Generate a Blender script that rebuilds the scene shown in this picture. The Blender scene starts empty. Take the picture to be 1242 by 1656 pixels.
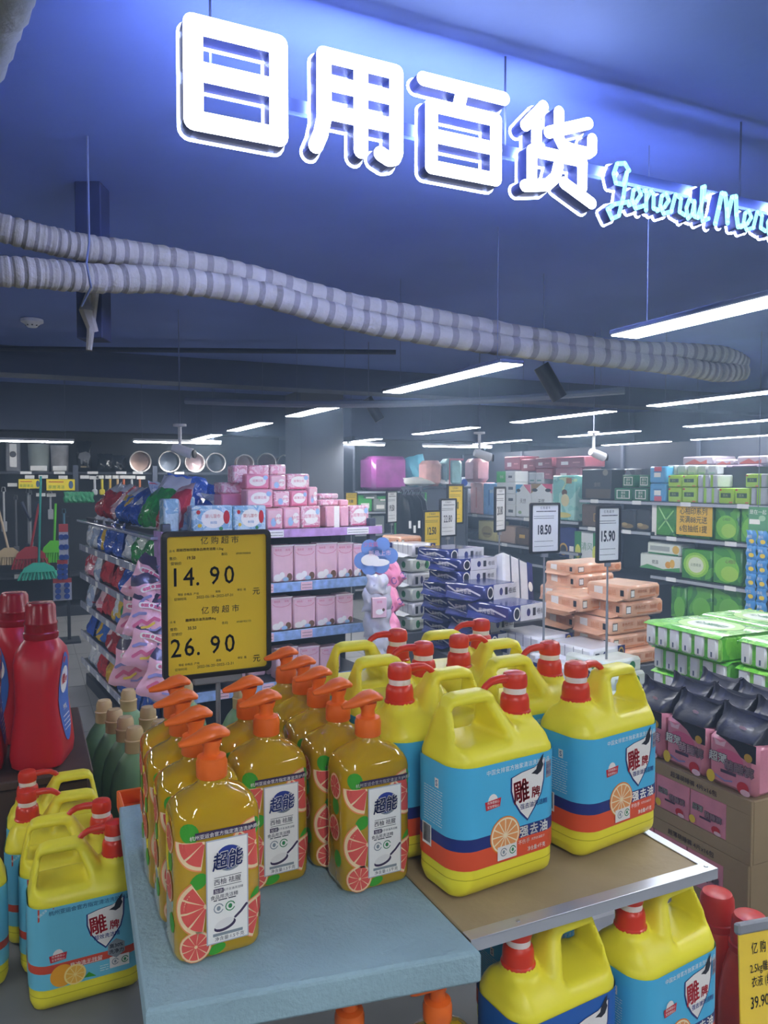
import bpy, math, random
import numpy as np
from mathutils import Vector, Matrix
random.seed(7); np.random.seed(7)
SC = bpy.context.scene
COL = SC.collection
R = math.radians

# ------------------------------------------------------------------ camera, world, exposure, lights
F, YAW, HOR, EYE = 1244.0, R(25), 778.0, 1.6
PIT = math.atan((828 - HOR) / F)
cam = bpy.data.objects.new('camera', bpy.data.cameras.new('camera')); COL.objects.link(cam)
cam.location = (0, 0, EYE); cam.rotation_euler = (R(90) - PIT, 0, -YAW)
cam.data.sensor_fit = 'VERTICAL'; cam.data.sensor_height = 36; cam.data.lens = 36 * F / 1656
cam.data.clip_start = .02
SC.camera = cam
SC.view_settings.view_transform = 'Standard'; SC.view_settings.look = 'None'
SC.view_settings.exposure = 0.62; SC.view_settings.gamma = 1; SC.view_settings.use_curve_mapping = False
wd = bpy.data.worlds.new('world'); SC.world = wd; wd.use_nodes = True
wd.node_tree.nodes['Background'].inputs[0].default_value = (.32, .40, .55, 1)
wd.node_tree.nodes['Background'].inputs[1].default_value = .25
_vs = wd.node_tree.nodes.new('ShaderNodeVolumeScatter'); _vs.inputs['Color'].default_value = (.52, .72, 1, 1); _vs.inputs['Density'].default_value = .031; _vs.inputs['Anisotropy'].default_value = .45
wd.node_tree.links.new(_vs.outputs[0], wd.node_tree.nodes['World Output'].inputs['Volume'])   # thin haze added to imitate lens glare and lift the blacks
SC.cycles.volume_bounces = 0; SC.cycles.use_adaptive_sampling = True; SC.cycles.adaptive_threshold = .04
SC.cycles.max_bounces = 7; SC.cycles.transmission_bounces = 8; SC.cycles.diffuse_bounces = 3
SC.cycles.caustics_reflective = False; SC.cycles.caustics_refractive = False
SC.cycles.use_denoising = True
LAMP = 26.0       # emission strength of the ceiling lamps
SIGN = 4.0        # emission strength of the letter faces
HALO = 15.0        # emission of the rear glow of the letters

_fw = np.array([math.sin(YAW) * math.cos(PIT), math.cos(YAW) * math.cos(PIT), -math.sin(PIT)])
_rt = np.array([math.cos(YAW), -math.sin(YAW), 0.0]); _up = np.cross(_rt, _fw)
def ray(px, py): return _fw + _rt * (px - 621) / F - _up * (py - 828) / F
EYEP = np.array([0, 0, EYE])
def at(px, py, X=None, Y=None, Z=None, D=None):
    d = ray(px, py)
    t = D if D is not None else X / d[0] if X is not None else Y / d[1] if Y is not None else (Z - EYE) / d[2]
    return EYEP + d * t
def atp(px, py, p, n):
    d = ray(px, py); n = np.array(n); return EYEP + d * (((np.array(p) - EYEP) @ n) / (d @ n))

# ------------------------------------------------------------------ materials
def lin(h):
    if not isinstance(h, str): return tuple(h) + (1,)
    c = [int(h[i:i + 2], 16) / 255 for i in (0, 2, 4)]
    return tuple(x / 12.92 if x <= .04045 else ((x + .055) / 1.055) ** 2.4 for x in c) + (1,)
_M = {}
def M(name, col='808080', rough=.5, metal=0, trans=0, coat=0, emit=0, bump=0, bscale=60, var=0, vscale=20, ior=1.45, alpha=1, spec=.5):
    if name in _M: return _M[name]
    m = bpy.data.materials.new(name); m.use_nodes = True; nt = m.node_tree; b = nt.nodes['Principled BSDF']
    c = lin(col); b.inputs['Base Color'].default_value = c; b.inputs['Roughness'].default_value = rough
    b.inputs['Metallic'].default_value = metal; b.inputs['Transmission Weight'].default_value = trans
    b.inputs['Coat Weight'].default_value = coat; b.inputs['Coat Roughness'].default_value = .12 if coat < 1 else .015
    b.inputs['IOR'].default_value = ior; b.inputs['Alpha'].default_value = alpha; b.inputs['Specular IOR Level'].default_value = spec
    if emit:
        b.inputs['Emission Color'].default_value = c; b.inputs['Emission Strength'].default_value = emit
    if bump or var:
        tc = nt.nodes.new('ShaderNodeTexCoord'); n = nt.nodes.new('ShaderNodeTexNoise')
        nt.links.new(tc.outputs['Object'], n.inputs['Vector']); n.inputs['Scale'].default_value = bscale; n.inputs['Detail'].default_value = 5
        if bump:
            bp = nt.nodes.new('ShaderNodeBump'); bp.inputs['Strength'].default_value = bump; bp.inputs['Distance'].default_value = .01
            nt.links.new(n.outputs['Fac'], bp.inputs['Height']); nt.links.new(bp.outputs[0], b.inputs['Normal'])
        if var:
            n2 = nt.nodes.new('ShaderNodeTexNoise'); n2.inputs['Scale'].default_value = vscale; n2.inputs['Detail'].default_value = 6
            nt.links.new(tc.outputs['Object'], n2.inputs['Vector'])
            mr = nt.nodes.new('ShaderNodeMapRange'); mr.inputs[1].default_value = .3; mr.inputs[2].default_value = .7
            mr.inputs[3].default_value = 1 - var; mr.inputs[4].default_value = 1 + var
            mx = nt.nodes.new('ShaderNodeVectorMath'); mx.operation = 'SCALE'; mx.inputs[0].default_value = c[:3]
            nt.links.new(n2.outputs['Fac'], mr.inputs[0]); nt.links.new(mr.outputs[0], mx.inputs['Scale']); nt.links.new(mx.outputs[0], b.inputs['Base Color'])
    _M[name] = m; return m
def patch(name, cols, scale=18, rough=.25, coat=.6, bump=.5, stretch=(1, 1, 1)):
    """printed film: blotches of several inks, a different cut of the print on each object"""
    if name in _M: return _M[name]
    m = bpy.data.materials.new(name); m.use_nodes = True; nt = m.node_tree; b = nt.nodes['Principled BSDF']
    b.inputs['Roughness'].default_value = rough; b.inputs['Coat Weight'].default_value = coat; b.inputs['Coat Roughness'].default_value = .1
    tc = nt.nodes.new('ShaderNodeTexCoord'); oi = nt.nodes.new('ShaderNodeObjectInfo')
    ad = nt.nodes.new('ShaderNodeVectorMath'); ad.operation = 'ADD'; sc = nt.nodes.new('ShaderNodeVectorMath'); sc.operation = 'SCALE'
    sc.inputs[0].default_value = (3.1, 1.7, 2.3); nt.links.new(oi.outputs['Random'], sc.inputs['Scale'])
    mu = nt.nodes.new('ShaderNodeVectorMath'); mu.operation = 'MULTIPLY'; mu.inputs[1].default_value = stretch
    nt.links.new(tc.outputs['Object'], mu.inputs[0])
    nt.links.new(mu.outputs[0], ad.inputs[0]); nt.links.new(sc.outputs[0], ad.inputs[1])
    n = nt.nodes.new('ShaderNodeTexNoise'); n.inputs['Scale'].default_value = scale; n.inputs['Detail'].default_value = 2.5; n.inputs['Distortion'].default_value = .8
    nt.links.new(ad.outputs[0], n.inputs['Vector'])
    cr = nt.nodes.new('ShaderNodeValToRGB'); cr.color_ramp.interpolation = 'CONSTANT'
    k = len(cols); el = cr.color_ramp.elements
    while len(el) < k: el.new(.5)
    for i in range(k): el[i].position = 0 if i == 0 else .36 + .28 * (i - 1) / max(1, k - 2) if k > 2 else .5; el[i].color = lin(cols[i])
    nt.links.new(n.outputs['Fac'], cr.inputs[0]); nt.links.new(cr.outputs[0], b.inputs['Base Color'])
    n2 = nt.nodes.new('ShaderNodeTexNoise'); n2.inputs['Scale'].default_value = 30; n2.inputs['Detail'].default_value = 3; n2.inputs['Distortion'].default_value = 1.5
    nt.links.new(ad.outputs[0], n2.inputs['Vector'])
    bp = nt.nodes.new('ShaderNodeBump'); bp.inputs['Strength'].default_value = bump; bp.inputs['Distance'].default_value = .02
    nt.links.new(n2.outputs['Fac'], bp.inputs['Height']); nt.links.new(bp.outputs[0], b.inputs['Normal'])
    _M[name] = m; return m

# ------------------------------------------------------------------ mesh helpers
class MB:
    def __init__(s): s.v = []; s.f = []; s.m = []; s.mats = []
    def mi(s, mat):
        if mat not in s.mats: s.mats.append(mat)
        return s.mats.index(mat)
    def geom(s, v, f, mat, fn=None):
        o = len(s.v); k = s.mi(mat)
        s.v += [tuple(fn(*p)) for p in v] if fn else [tuple(p) for p in v]
        s.f += [tuple(i + o for i in q) for q in f]; s.m += [k] * len(f); return s
    def box(s, a, b, mat, ch=0, mtx=None):
        """axis box from corner a to corner b, edges chamfered by ch"""
        lo = [min(a[i], b[i]) for i in range(3)]; hi = [max(a[i], b[i]) for i in range(3)]
        if not ch:
            v = [(x, y, z) for z in (lo[2], hi[2]) for y in (lo[1], hi[1]) for x in (lo[0], hi[0])]
            f = [(0, 2, 3, 1), (4, 5, 7, 6), (0, 1, 5, 4), (2, 6, 7, 3), (0, 4, 6, 2), (1, 3, 7, 5)]
        else:
            ch = min(ch, *[(hi[i] - lo[i]) * .45 for i in range(3)])
            v = []; idx = {}
            for sx in (0, 1):
                for sy in (0, 1):
                    for sz in (0, 1):
                        sg = (sx, sy, sz)
                        for ax in range(3):
                            p = [0, 0, 0]
                            for i in range(3):
                                e = hi[i] if sg[i] else lo[i]; p[i] = e if i == ax else e + (-ch if sg[i] else ch)
                            idx[sg + (ax,)] = len(v); v.append(tuple(p))
            f = []
            c = [(lo[i] + hi[i]) / 2 for i in range(3)]
            for ax in range(3):
                u, w = [i for i in range(3) if i != ax]
                for sd in (0, 1):
                    q = []
                    for a_, b_ in ((0, 0), (1, 0), (1, 1), (0, 1)):
                        g = [0, 0, 0]; g[ax] = sd; g[u] = a_; g[w] = b_; q.append(idx[tuple(g) + (ax,)])
                    f.append(q)
                for a_ in (0, 1):
                    for b_ in (0, 1):
                        g0 = [0, 0, 0]; g0[u] = a_; g0[w] = b_; g1 = list(g0); g1[ax] = 1
                        f.append([idx[tuple(g0) + (u,)], idx[tuple(g0) + (w,)], idx[tuple(g1) + (w,)], idx[tuple(g1) + (u,)]])
            for sx in (0, 1):
                for sy in (0, 1):
                    for sz in (0, 1): f.append([idx[(sx, sy, sz, 0)], idx[(sx, sy, sz, 1)], idx[(sx, sy, sz, 2)]])
            P = np.array(v); cc = np.array(c); ff = []
            for q in f:
                nn = np.cross(P[q[1]] - P[q[0]], P[q[2]] - P[q[0]])
                ff.append(tuple(q) if nn @ (P[list(q)].mean(0) - cc) > 0 else tuple(q[::-1]))
            f = ff
        if mtx is not None: v = [tuple(mtx @ Vector(p)) for p in v]
        return s.geom(v, f, mat)
    def rings(s, rings, mat, cap=(True, True)):
        """skin a list of closed rings (equal point counts)"""
        n = len(rings[0]); v = [p for r in rings for p in r]; f = []
        for i in range(len(rings) - 1):
            for j in range(n): f.append((i * n + j, i * n + (j + 1) % n, (i + 1) * n + (j + 1) % n, (i + 1) * n + j))
        if cap[0]: f.append(tuple(range(n))[::-1])
        if cap[1]: f.append(tuple(range((len(rings) - 1) * n, len(rings) * n)))
        return s.geom(v, f, mat)
    def lathe(s, prof, mat, c=(0, 0, 0), n=20, axis='z', cap=(True, True)):
        rr = []
        for r, z in prof:
            ring = []
            for j in range(n):
                a = 2 * math.pi * j / n; x, y = r * math.cos(a), r * math.sin(a)
                p = (x, y, z) if axis == 'z' else (x, -z, y) if axis == 'y' else (z, x, y)
                ring.append((p[0] + c[0], p[1] + c[1], p[2] + c[2]))
            rr.append(ring)
        return s.rings(rr, mat, cap)
    def tube(s, pts, r, mat, n=10, flat=None, bands=None):
        """sweep along pts; r a number or list; flat = (w, h) factors"""
        P = [Vector(p) for p in pts]; rr = []
        for i, p in enumerate(P):
            t = (P[min(i + 1, len(P) - 1)] - P[max(i - 1, 0)]).normalized()
            ref = Vector((0, 0, 1)) if abs(t.z) < .9 else Vector((1, 0, 0))
            u = t.cross(ref).normalized(); w = u.cross(t)
            q = r[i] if isinstance(r, (list, tuple)) else r
            a_, b_ = (q, q) if not isinstance(q, (list, tuple)) else q
            rr.append([tuple(p + u * (a_ * math.cos(2 * math.pi * j / n)) + w * (b_ * math.sin(2 * math.pi * j / n))) for j in range(n)])
        if bands is None: return s.rings(rr, mat)
        for i in range(len(rr) - 1): s.rings(rr[i:i + 2], bands(i), (i == 0, i == len(rr) - 2))
        return s
    def build(s, name, parent=None, loc=None, rz=None, smooth=True, obj=True):
        me = bpy.data.meshes.new(name); me.from_pydata(s.v, [], s.f); 
        for m in s.mats: me.materials.append(m)
        me.polygons.foreach_set('material_index', s.m)
        if smooth:
            me.polygons.foreach_set('use_smooth', [True] * len(s.f))
            try: me.set_sharp_from_angle(angle=R(40))
            except Exception: pass
        me.update()
        return link(name, me, parent, loc, rz)
def link(name, me, parent=None, loc=None, rz=None):
    o = bpy.data.objects.new(name, me); COL.objects.link(o)
    if parent: o.parent = parent
    if loc is not None: o.location = loc
    if rz is not None: o.rotation_euler = (0, 0, rz)
    return o
LABELS = {}
def tag(o, label, cat, group=None, kind=None):
    o['label'] = label; o['category'] = cat
    if group: o['group'] = group
    if kind: o['kind'] = kind
    LABELS.setdefault(label, []).append(o.name); return o
def struct(o): o['kind'] = 'structure'; return o
def empty(name, loc=(0, 0, 0), rz=0):
    o = bpy.data.objects.new(name, None); o.empty_display_size = .05; COL.objects.link(o); o.location = loc; o.rotation_euler = (0, 0, rz); return o
KIDS = {}
def clone(src, loc, rot=0, label=None, scale=None, group=None):
    def cp(o, par):
        c = o.copy(); COL.objects.link(c)
        if par: c.parent = par
        for ch in list(o.children): cp(ch, c)
        return c
    c = cp(src, None); c.location = loc
    c.rotation_euler = rot if isinstance(rot, (tuple, list)) else (0, 0, rot)
    if scale: c.scale = scale
    if label: c['label'] = label; LABELS.setdefault(label, []).append(c.name)
    if group: c['group'] = group
    return c
ORD = ['first', 'second', 'third', 'fourth', 'fifth', 'sixth', 'seventh', 'eighth', 'ninth', 'tenth', 'eleventh', 'twelfth', 'thirteenth', 'fourteenth']

def rrect(hx, hy, r, z, cx=0, cy=0, k=6):
    r = min(r, hx, hy); p = []
    for (sx, sy, a0) in ((1, 1, 0), (-1, 1, 90), (-1, -1, 180), (1, -1, 270)):
        for i in range(k + 1):
            a = R(a0 + 90 * i / k); p.append((cx + sx * (hx - r) + r * math.cos(a), cy + sy * (hy - r) + r * math.sin(a), z))
    return p
def loft(mb, secs, mat, k=6):
    return mb.rings([rrect(s[1], s[2], s[3], s[0], *(s[4:6] if len(s) > 4 else ()), k=k) for s in secs], mat)
def path_rr(hx, hy, r, eps=.0008):
    """arc length s (0 = middle of the front, positive to the right) and height -> point on a rounded-rectangle wall"""
    L1 = hx - r; A = r * math.pi / 2; L2 = 2 * (hy - r)
    def fn(s, z, _=0):
        sg = 1 if s >= 0 else -1; s = abs(s); e = r + eps
        if s <= L1: x, y = s, -hy - eps
        elif s <= L1 + A:
            a = (s - L1) / r; x, y = L1 + e * math.sin(a), -(hy - r) - e * math.cos(a)
        elif s <= L1 + A + L2: x, y = hx + eps, -(hy - r) + (s - L1 - A)
        elif s <= L1 + 2 * A + L2:
            a = (s - L1 - A - L2) / r; x, y = L1 + e * math.cos(a), (hy - r) + e * math.sin(a)
        else: x, y = L1 - (s - L1 - 2 * A - L2), hy + eps
        return (sg * x, y, z)
    return fn
def flat(y, ox=0, oz=0): return lambda x, z, _=0: (x + ox, y, z + oz)
# 2-D shapes: (verts, faces)
def g_rect(x0, z0, x1, z1, nx=1, nz=1):
    v = [(x0 + (x1 - x0) * i / nx, z0 + (z1 - z0) * j / nz) for j in range(nz + 1) for i in range(nx + 1)]
    f = [(j * (nx + 1) + i, j * (nx + 1) + i + 1, (j + 1) * (nx + 1) + i + 1, (j + 1) * (nx + 1) + i) for j in range(nz) for i in range(nx)]
    return v, f
def g_poly(p): return list(p), [tuple(range(len(p)))]
def g_ell(cx, cz, rx, rz, n=24, a0=0, a1=360, t=0):
    full = a1 - a0 >= 360; p = [] if full else [(cx, cz)]
    for i in range(n if full else n + 1):
        a = R(a0 + (a1 - a0) * i / n); x, z = rx * math.cos(a), rz * math.sin(a)
        p.append((cx + x * math.cos(t) - z * math.sin(t), cz + x * math.sin(t) + z * math.cos(t)))
    return g_poly(p)
def g_ring(cx, cz, r0, rx, rz, n=22, a0=0, a1=360, t=0, k=4):
    v, f = [], []
    for j in range(k + 1):
        q = r0 + (1 - r0) * j / k
        for i in range(n + 1):
            a = R(a0 + (a1 - a0) * i / n); x, z = rx * q * math.cos(a), rz * q * math.sin(a)
            v.append((cx + x * math.cos(t) - z * math.sin(t), cz + x * math.sin(t) + z * math.cos(t)))
    m = n + 1
    for j in range(k):
        for i in range(n): f.append((j * m + i, (j + 1) * m + i, (j + 1) * m + i + 1, j * m + i + 1))
    return v, f
def g_stroke(pts, w, n=8, closed=False):
    """a round-ended brush stroke: quads plus discs"""
    v, f = [], []
    P = [np.array(p, float) for p in pts]
    if closed: P.append(P[0])
    for a, b in zip(P[:-1], P[1:]):
        d = b - a; L = np.hypot(*d)
        if L < 1e-9: continue
        nrm = np.array([-d[1], d[0]]) / L * w / 2; o = len(v)
        v += [tuple(a - nrm), tuple(b - nrm), tuple(b + nrm), tuple(a + nrm)]; f.append((o, o + 1, o + 2, o + 3))
    for p in P:
        o = len(v); v += [(p[0] + w / 2 * math.cos(2 * math.pi * i / (2 * n)), p[1] + w / 2 * math.sin(2 * math.pi * i / (2 * n))) for i in range(2 * n)]
        f.append(tuple(range(o, o + 2 * n)))
    return v, f
def arc(cx, cz, rx, rz, a0, a1, n=8): return [(cx + rx * math.cos(R(a0 + (a1 - a0) * i / n)), cz + rz * math.sin(R(a0 + (a1 - a0) * i / n))) for i in range(n + 1)]
_T = {}
def text(s, size=1, bold=0, w=1, space=1):
    """lettering as flat faces, centred on the origin"""
    key = (s, size, bold, w, space)
    if key in _T: return _T[key]
    cu = bpy.data.curves.new('t', 'FONT'); cu.body = s; cu.size = 1; cu.resolution_u = 2; cu.space_character = space
    o = bpy.data.objects.new('t', cu); COL.objects.link(o)
    me = bpy.data.meshes.new_from_object(o.evaluated_get(bpy.context.evaluated_depsgraph_get()))
    v = np.array([x.co[:2] for x in me.vertices]).reshape(-1, 2); f = [tuple(p.vertices) for p in me.polygons]
    bpy.data.objects.remove(o); bpy.data.curves.remove(cu); bpy.data.meshes.remove(me)
    if len(v):
        c = (v.min(0) + v.max(0)) / 2; v = (v - c) * size; v[:, 0] *= w
    if bold and len(v):
        r = bold * size * .8; n = len(v); f0 = list(f); V = [v]
        for k, (dx, dz) in enumerate(((r, 0), (-r, 0), (0, r), (0, -r)) if bold < .05 else ((r, 0), (-r, 0), (0, r), (0, -r), (.7 * r, .7 * r), (-.7 * r, .7 * r), (.7 * r, -.7 * r), (-.7 * r, -.7 * r))):
            V.append(v + np.array([dx * w, dz])); f = f + [tuple(i + n * (k + 1) for i in q) for q in f0]
        v = np.concatenate(V)
    _T[key] = ([tuple(x) for x in v], f); return _T[key]
def put(mb, g, mat, fn, x=0, z=0, rot=0, sk=0):
    c, s = math.cos(rot), math.sin(rot)
    mb.geom([(px * c - pz * s + x + sk * pz, px * s + pz * c + z) for px, pz in g[0]], g[1], mat, fn)

# surface nets for moulded shapes
def sdf_poly(px, pz, poly):
    d = np.full(px.shape, 1e9); sgn = np.ones(px.shape); n = len(poly)
    for i in range(n):
        a = poly[i]; b = poly[i - 1]; ex, ez = b[0] - a[0], b[1] - a[1]; wx, wz = px - a[0], pz - a[1]
        t = np.clip((wx * ex + wz * ez) / (ex * ex + ez * ez + 1e-12), 0, 1)
        d = np.minimum(d, (wx - ex * t) ** 2 + (wz - ez * t) ** 2)
        c1 = pz >= a[1]; c2 = pz < b[1]; c3 = ex * wz > ez * wx
        flip = (c1 & c2 & c3) | (~c1 & ~c2 & ~c3); sgn = np.where(flip, -sgn, sgn)
    return sgn * np.sqrt(d)
def nets(fn, lo, hi, h):
    ax = [np.arange(lo[i], hi[i] + h, h) for i in range(3)]
    G = np.meshgrid(*ax, indexing='ij'); D = fn(*G); S = D < 0
    nx, ny, nz = [len(a) - 1 for a in ax]
    cnt = np.zeros((nx, ny, nz)); pos = np.zeros((nx, ny, nz, 3))
    cor = [(i, j, k) for i in (0, 1) for j in (0, 1) for k in (0, 1)]
    sl = lambda c: tuple(slice(c[a], c[a] + (nx, ny, nz)[a]) for a in range(3))
    for a in range(8):
        for b in range(a + 1, 8):
            if sum(abs(cor[a][i] - cor[b][i]) for i in range(3)) != 1: continue
            da, db = D[sl(cor[a])], D[sl(cor[b])]; x = (da < 0) != (db < 0)
            t = np.where(x, da / np.where(x, da - db, 1), 0)
            for i in range(3): pos[..., i] += np.where(x, cor[a][i] + t * (cor[b][i] - cor[a][i]), 0)
            cnt += x
    act = cnt > 0; idx = np.full(act.shape, -1); idx[act] = np.arange(act.sum())
    I = np.argwhere(act); V = (I + pos[act] / cnt[act][:, None]) * h + np.array(lo)
    Fs = []
    for a in range(3):
        b, c = (a + 1) % 3, (a + 2) % 3
        s0 = [slice(None)] * 3; s1 = [slice(None)] * 3
        s0[a] = slice(0, -1); s1[a] = slice(1, None)
        X = S[tuple(s0)] != S[tuple(s1)]; E = np.argwhere(X)
        ok = (E[:, b] > 0) & (E[:, c] > 0) & (E[:, b] < (nx, ny, nz)[b]) & (E[:, c] < (nx, ny, nz)[c]); E = E[ok]
        ins = S[tuple(E.T)]
        def gi(db, dc):
            e = E.copy(); e[:, b] += db; e[:, c] += dc; return idx[tuple(e.T)]
        q = np.stack([gi(-1, -1), gi(0, -1), gi(0, 0), gi(-1, 0)], 1); q[~ins] = q[~ins][:, ::-1]; Fs.append(q)
    return V, np.concatenate(Fs)
def place(rect, p, n, bottom=None):
    """photo rectangle (x0,y0,x1,y1) on the plane through p with normal n -> centre x,y, width, z0, z1"""
    x0, y0, x1, y1 = rect; ym = (y0 + y1) / 2; xm = (x0 + x1) / 2
    a, b = atp(x0, ym, p, n), atp(x1, ym, p, n); t, u = atp(xm, y0, p, n), atp(xm, y1, p, n)
    z0 = u[2] if bottom is None else bottom
    return (a + b) / 2, float(np.hypot(*(b - a)[:2])), z0, t[2]

# ------------------------------------------------------------------ the room
CEIL = 2.75
mb = MB(); mb.geom(*[[(-5, -3.2, 0), (9.4, -3.2, 0), (9.4, 11, 0), (-5, 11, 0)], [(0, 1, 2, 3)]], M('floor tile', '9a9b9c', .35, var=.08, vscale=2.5))
floor = struct(mb.build('floor'))
tm = M('tile joint', '77797b', .6)
mb = MB()
for i in range(25): mb.box((-5 + .6 * i, -3.2, .0004), (-5 + .6 * i + .004, 11, .0012), tm)
for i in range(24): mb.box((-5, -3.2 + .6 * i, .0004), (9.4, -3.2 + .6 * i + .004, .0012), tm)
j = mb.build('tile_joints', floor, smooth=False); j['kind'] = 'stuff'
navy = M('ceiling paint', '6a81c2', .75, var=.1, vscale=1.2, bump=.15, bscale=25)
mb = MB(); mb.box((-5, -3.2, CEIL), (9.4, 11, CEIL + .15), navy); struct(mb.build('ceiling', smooth=False))
wallm = M('wall paint', '4c5261', .8, var=.08, vscale=1.5)
for nm, a, b in (('wall_back', (-5, 10.9, 0), (9.4, 11, CEIL)), ('wall_left', (-5.1, -3.2, 0), (-5, 11, CEIL)),
                 ('wall_right', (9.3, -3.2, 0), (9.4, 11, CEIL)), ('wall_front', (-5, -3.3, 0), (9.4, -3.2, CEIL))):
    mb = MB(); mb.box(a, b, wallm); struct(mb.build(nm, smooth=False))
dark = M('dark paint', '343b4b', .7)
for i, (y, z0, d) in enumerate(((7.3, 2.52, .35), (9.98, 2.2, .9))):
    mb = MB(); mb.box((-5, y, z0), (9.3, y + d, CEIL), M('beam paint', '4d5870', .75, var=.08, vscale=2)); struct(mb.build('beam', smooth=False))
# structural pillar between the two back shelves
a = at(487, 800, Y=9.3); b = at(556, 800, Y=9.3)
mb = MB(); mb.box((a[0], 9.3, 0), (b[0], 9.95, CEIL), M('pillar paint', '6a6e76', .7, var=.05, vscale=3), .01); struct(mb.build('pillar', smooth=False))

# ceiling lamps: rows of linear fittings hung below the ceiling
white = M('white metal', 'e4e6ea', .4); diff = M('lamp diffuser', 'f1f6ff', .5, emit=LAMP); cable = M('cable', '6a7590', .6)
lamp = empty('linear_light'); 
mb = MB(); mb.box((-.063, -.62, 0), (.063, .62, .018), M('lamp body', '59637c', .5), .004); mb.build('housing', lamp, smooth=False)
mb = MB(); mb.box((-.058, -.612, -.004), (.058, .612, .001), diff); mb.build('diffuser', lamp, smooth=False)
for sy in (-.5, .5):
    mb = MB(); mb.lathe([(.0015, .018), (.0015, CEIL - 2.12)], cable, (0, sy, 0), 6); mb.build('cable', lamp)
rows = {1.96: ([1.55, 3.48, 5.33, 7.3, 9.25], 'first row from the sign'), 3.95: ([3.45, 5.1, 7.0, 9.25], 'second row from the sign'),
        5.75: ([4.85, 6.75, 8.65], 'third row from the sign'), 7.65: ([6.55, 8.2], 'far right row')}
hidden = [(1.96, -.4), (1.96, -2.2), (3.95, 1.5), (3.95, -.4), (-1.7, -1.6), (-1.7, .4), (-1.7, 2.4), (-1.7, 4.4), (-1.7, 6.4), (5.75, 2.9), (7.65, 4.7), (.1, -.6), (.1, -2.4)]  # unseen lamps added behind and beside the camera to brighten the foreground
firstl = True
for x, (ys, rn) in rows.items():
    for k, y in enumerate(ys):
        o = lamp if firstl else clone(lamp, (0, 0, 0)); firstl = False
        o.location = (x, y, 2.12)
        tag(o, 'white linear ceiling lamp, %s, in the %s' % ('nearest the camera' if k == 0 else ORD[k] + ' from the camera', rn), 'ceiling lamp', 'linear ceiling lamps')
for k, (x, y) in enumerate(hidden):
    o = clone(lamp, (x, y, 2.12)); tag(o, 'white linear ceiling lamp added outside the picture to light the foreground', 'ceiling lamp', 'linear ceiling lamps added outside the picture')
# slim lamps along the back wall, parallel to it
for k, (p0, p1) in enumerate((((-30, 713), (120, 713)), ((215, 715), (358, 715)), ((562, 719), (622, 718)), ((684, 722), (795, 722)))):
    Yl = 9.2 if k < 2 else 9.2
    a, b = at(*p0, Y=Yl), at(*p1, Y=Yl); z = (a[2] + b[2]) / 2
    o = empty('strip_light', ((a[0] + b[0]) / 2, Yl, z)); w = (b[0] - a[0]) / 2
    mb = MB(); mb.box((-w, -.03, .0), (w, .03, .03), white, .004); mb.build('housing', o, smooth=False)
    mb = MB(); mb.box((-w + .01, -.026, -.014), (w - .01, .026, .001), diff, .006); mb.build('diffuser', o)
    for s in (-.8, .8):
        mb = MB(); mb.lathe([(.003, .03), (.003, CEIL - z)], cable, (w * s, 0, 0), 6); mb.build('cable', o)
    tag(o, ['slim white strip lamp above the bins at the far left', 'slim white strip lamp above the row of round pots', 'short strip lamp over the purple quilt bag', 'slim strip lamp above the pale wrapped quilts'][k], 'strip lamp', 'strip lamps along the back wall')

# insulated pipes hung below the ceiling, wrapped in tape
tapeA = M('insulation wrap', 'a9a390', .8, bump=.3, bscale=80, var=.08, vscale=14); tapeB = M('insulation wrap seam', '858074', .85, bump=.3, bscale=80)
def smoothpath(pts, n):
    P = np.array(pts); t = np.linspace(0, len(P) - 1, n); out = []
    for u in t:
        i = min(int(u), len(P) - 2); f = u - i; p0, p1, p2, p3 = P[max(i - 1, 0)], P[i], P[i + 1], P[min(i + 2, len(P) - 1)]
        out.append(tuple(.5 * ((2 * p1) + (-p0 + p2) * f + (2 * p0 - 5 * p1 + 4 * p2 - p3) * f * f + (-p0 + 3 * p1 - 3 * p2 + p3) * f ** 3)))
    return out
def pipe(name, px, d0, d1, r, label):
    n = len(px); pts = [at(x, y, D=d0 + (d1 - d0) * max(0, x) / 1200) for x, y in px]
    P = smoothpath(pts, 360); rr = [r * (1 + .03 * math.sin(i * 1.3) + .02 * math.sin(i * .37) + (.015 if i % 6 < 4 else -.02)) for i in range(len(P))]
    mb = MB(); mb.tube(P, rr, tapeA, 12, bands=lambda i: tapeA if i % 6 < 4 else tapeB)
    return tag(mb.build(name), label, 'pipe', 'insulated ceiling pipes')
pipe('insulated_pipe', [(-160, 335), (-40, 358), (60, 384), (140, 401), (250, 416), (400, 446), (560, 490), (700, 516), (860, 545), (1000, 565), (1100, 569), (1170, 575), (1202, 590)], 2.5, 4.1, .047, 'upper of two sagging pipes wrapped in pale tape under the ceiling')
pipe('insulated_pipe', [(-160, 425), (-40, 436), (60, 442), (150, 450), (280, 454), (420, 475), (560, 514), (700, 541), (860, 564), (1000, 580), (1100, 592), (1160, 602), (1202, 600)], 2.45, 4.1, .05, 'lower of two sagging pipes wrapped in pale tape under the ceiling')
mb = MB(); t0, t1 = at(144, 392, D=2.58), at(146, 470, D=2.58)
mb.tube([(t0[0], t0[1], CEIL), t0, at(140, 425, D=2.52), at(147, 465, D=2.56), at(132, 495, D=2.6)], .004, cable, 6)
tag(mb.build('hanging_wire'), 'thin wire tied around the two wrapped pipes at the left', 'wire')
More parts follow.
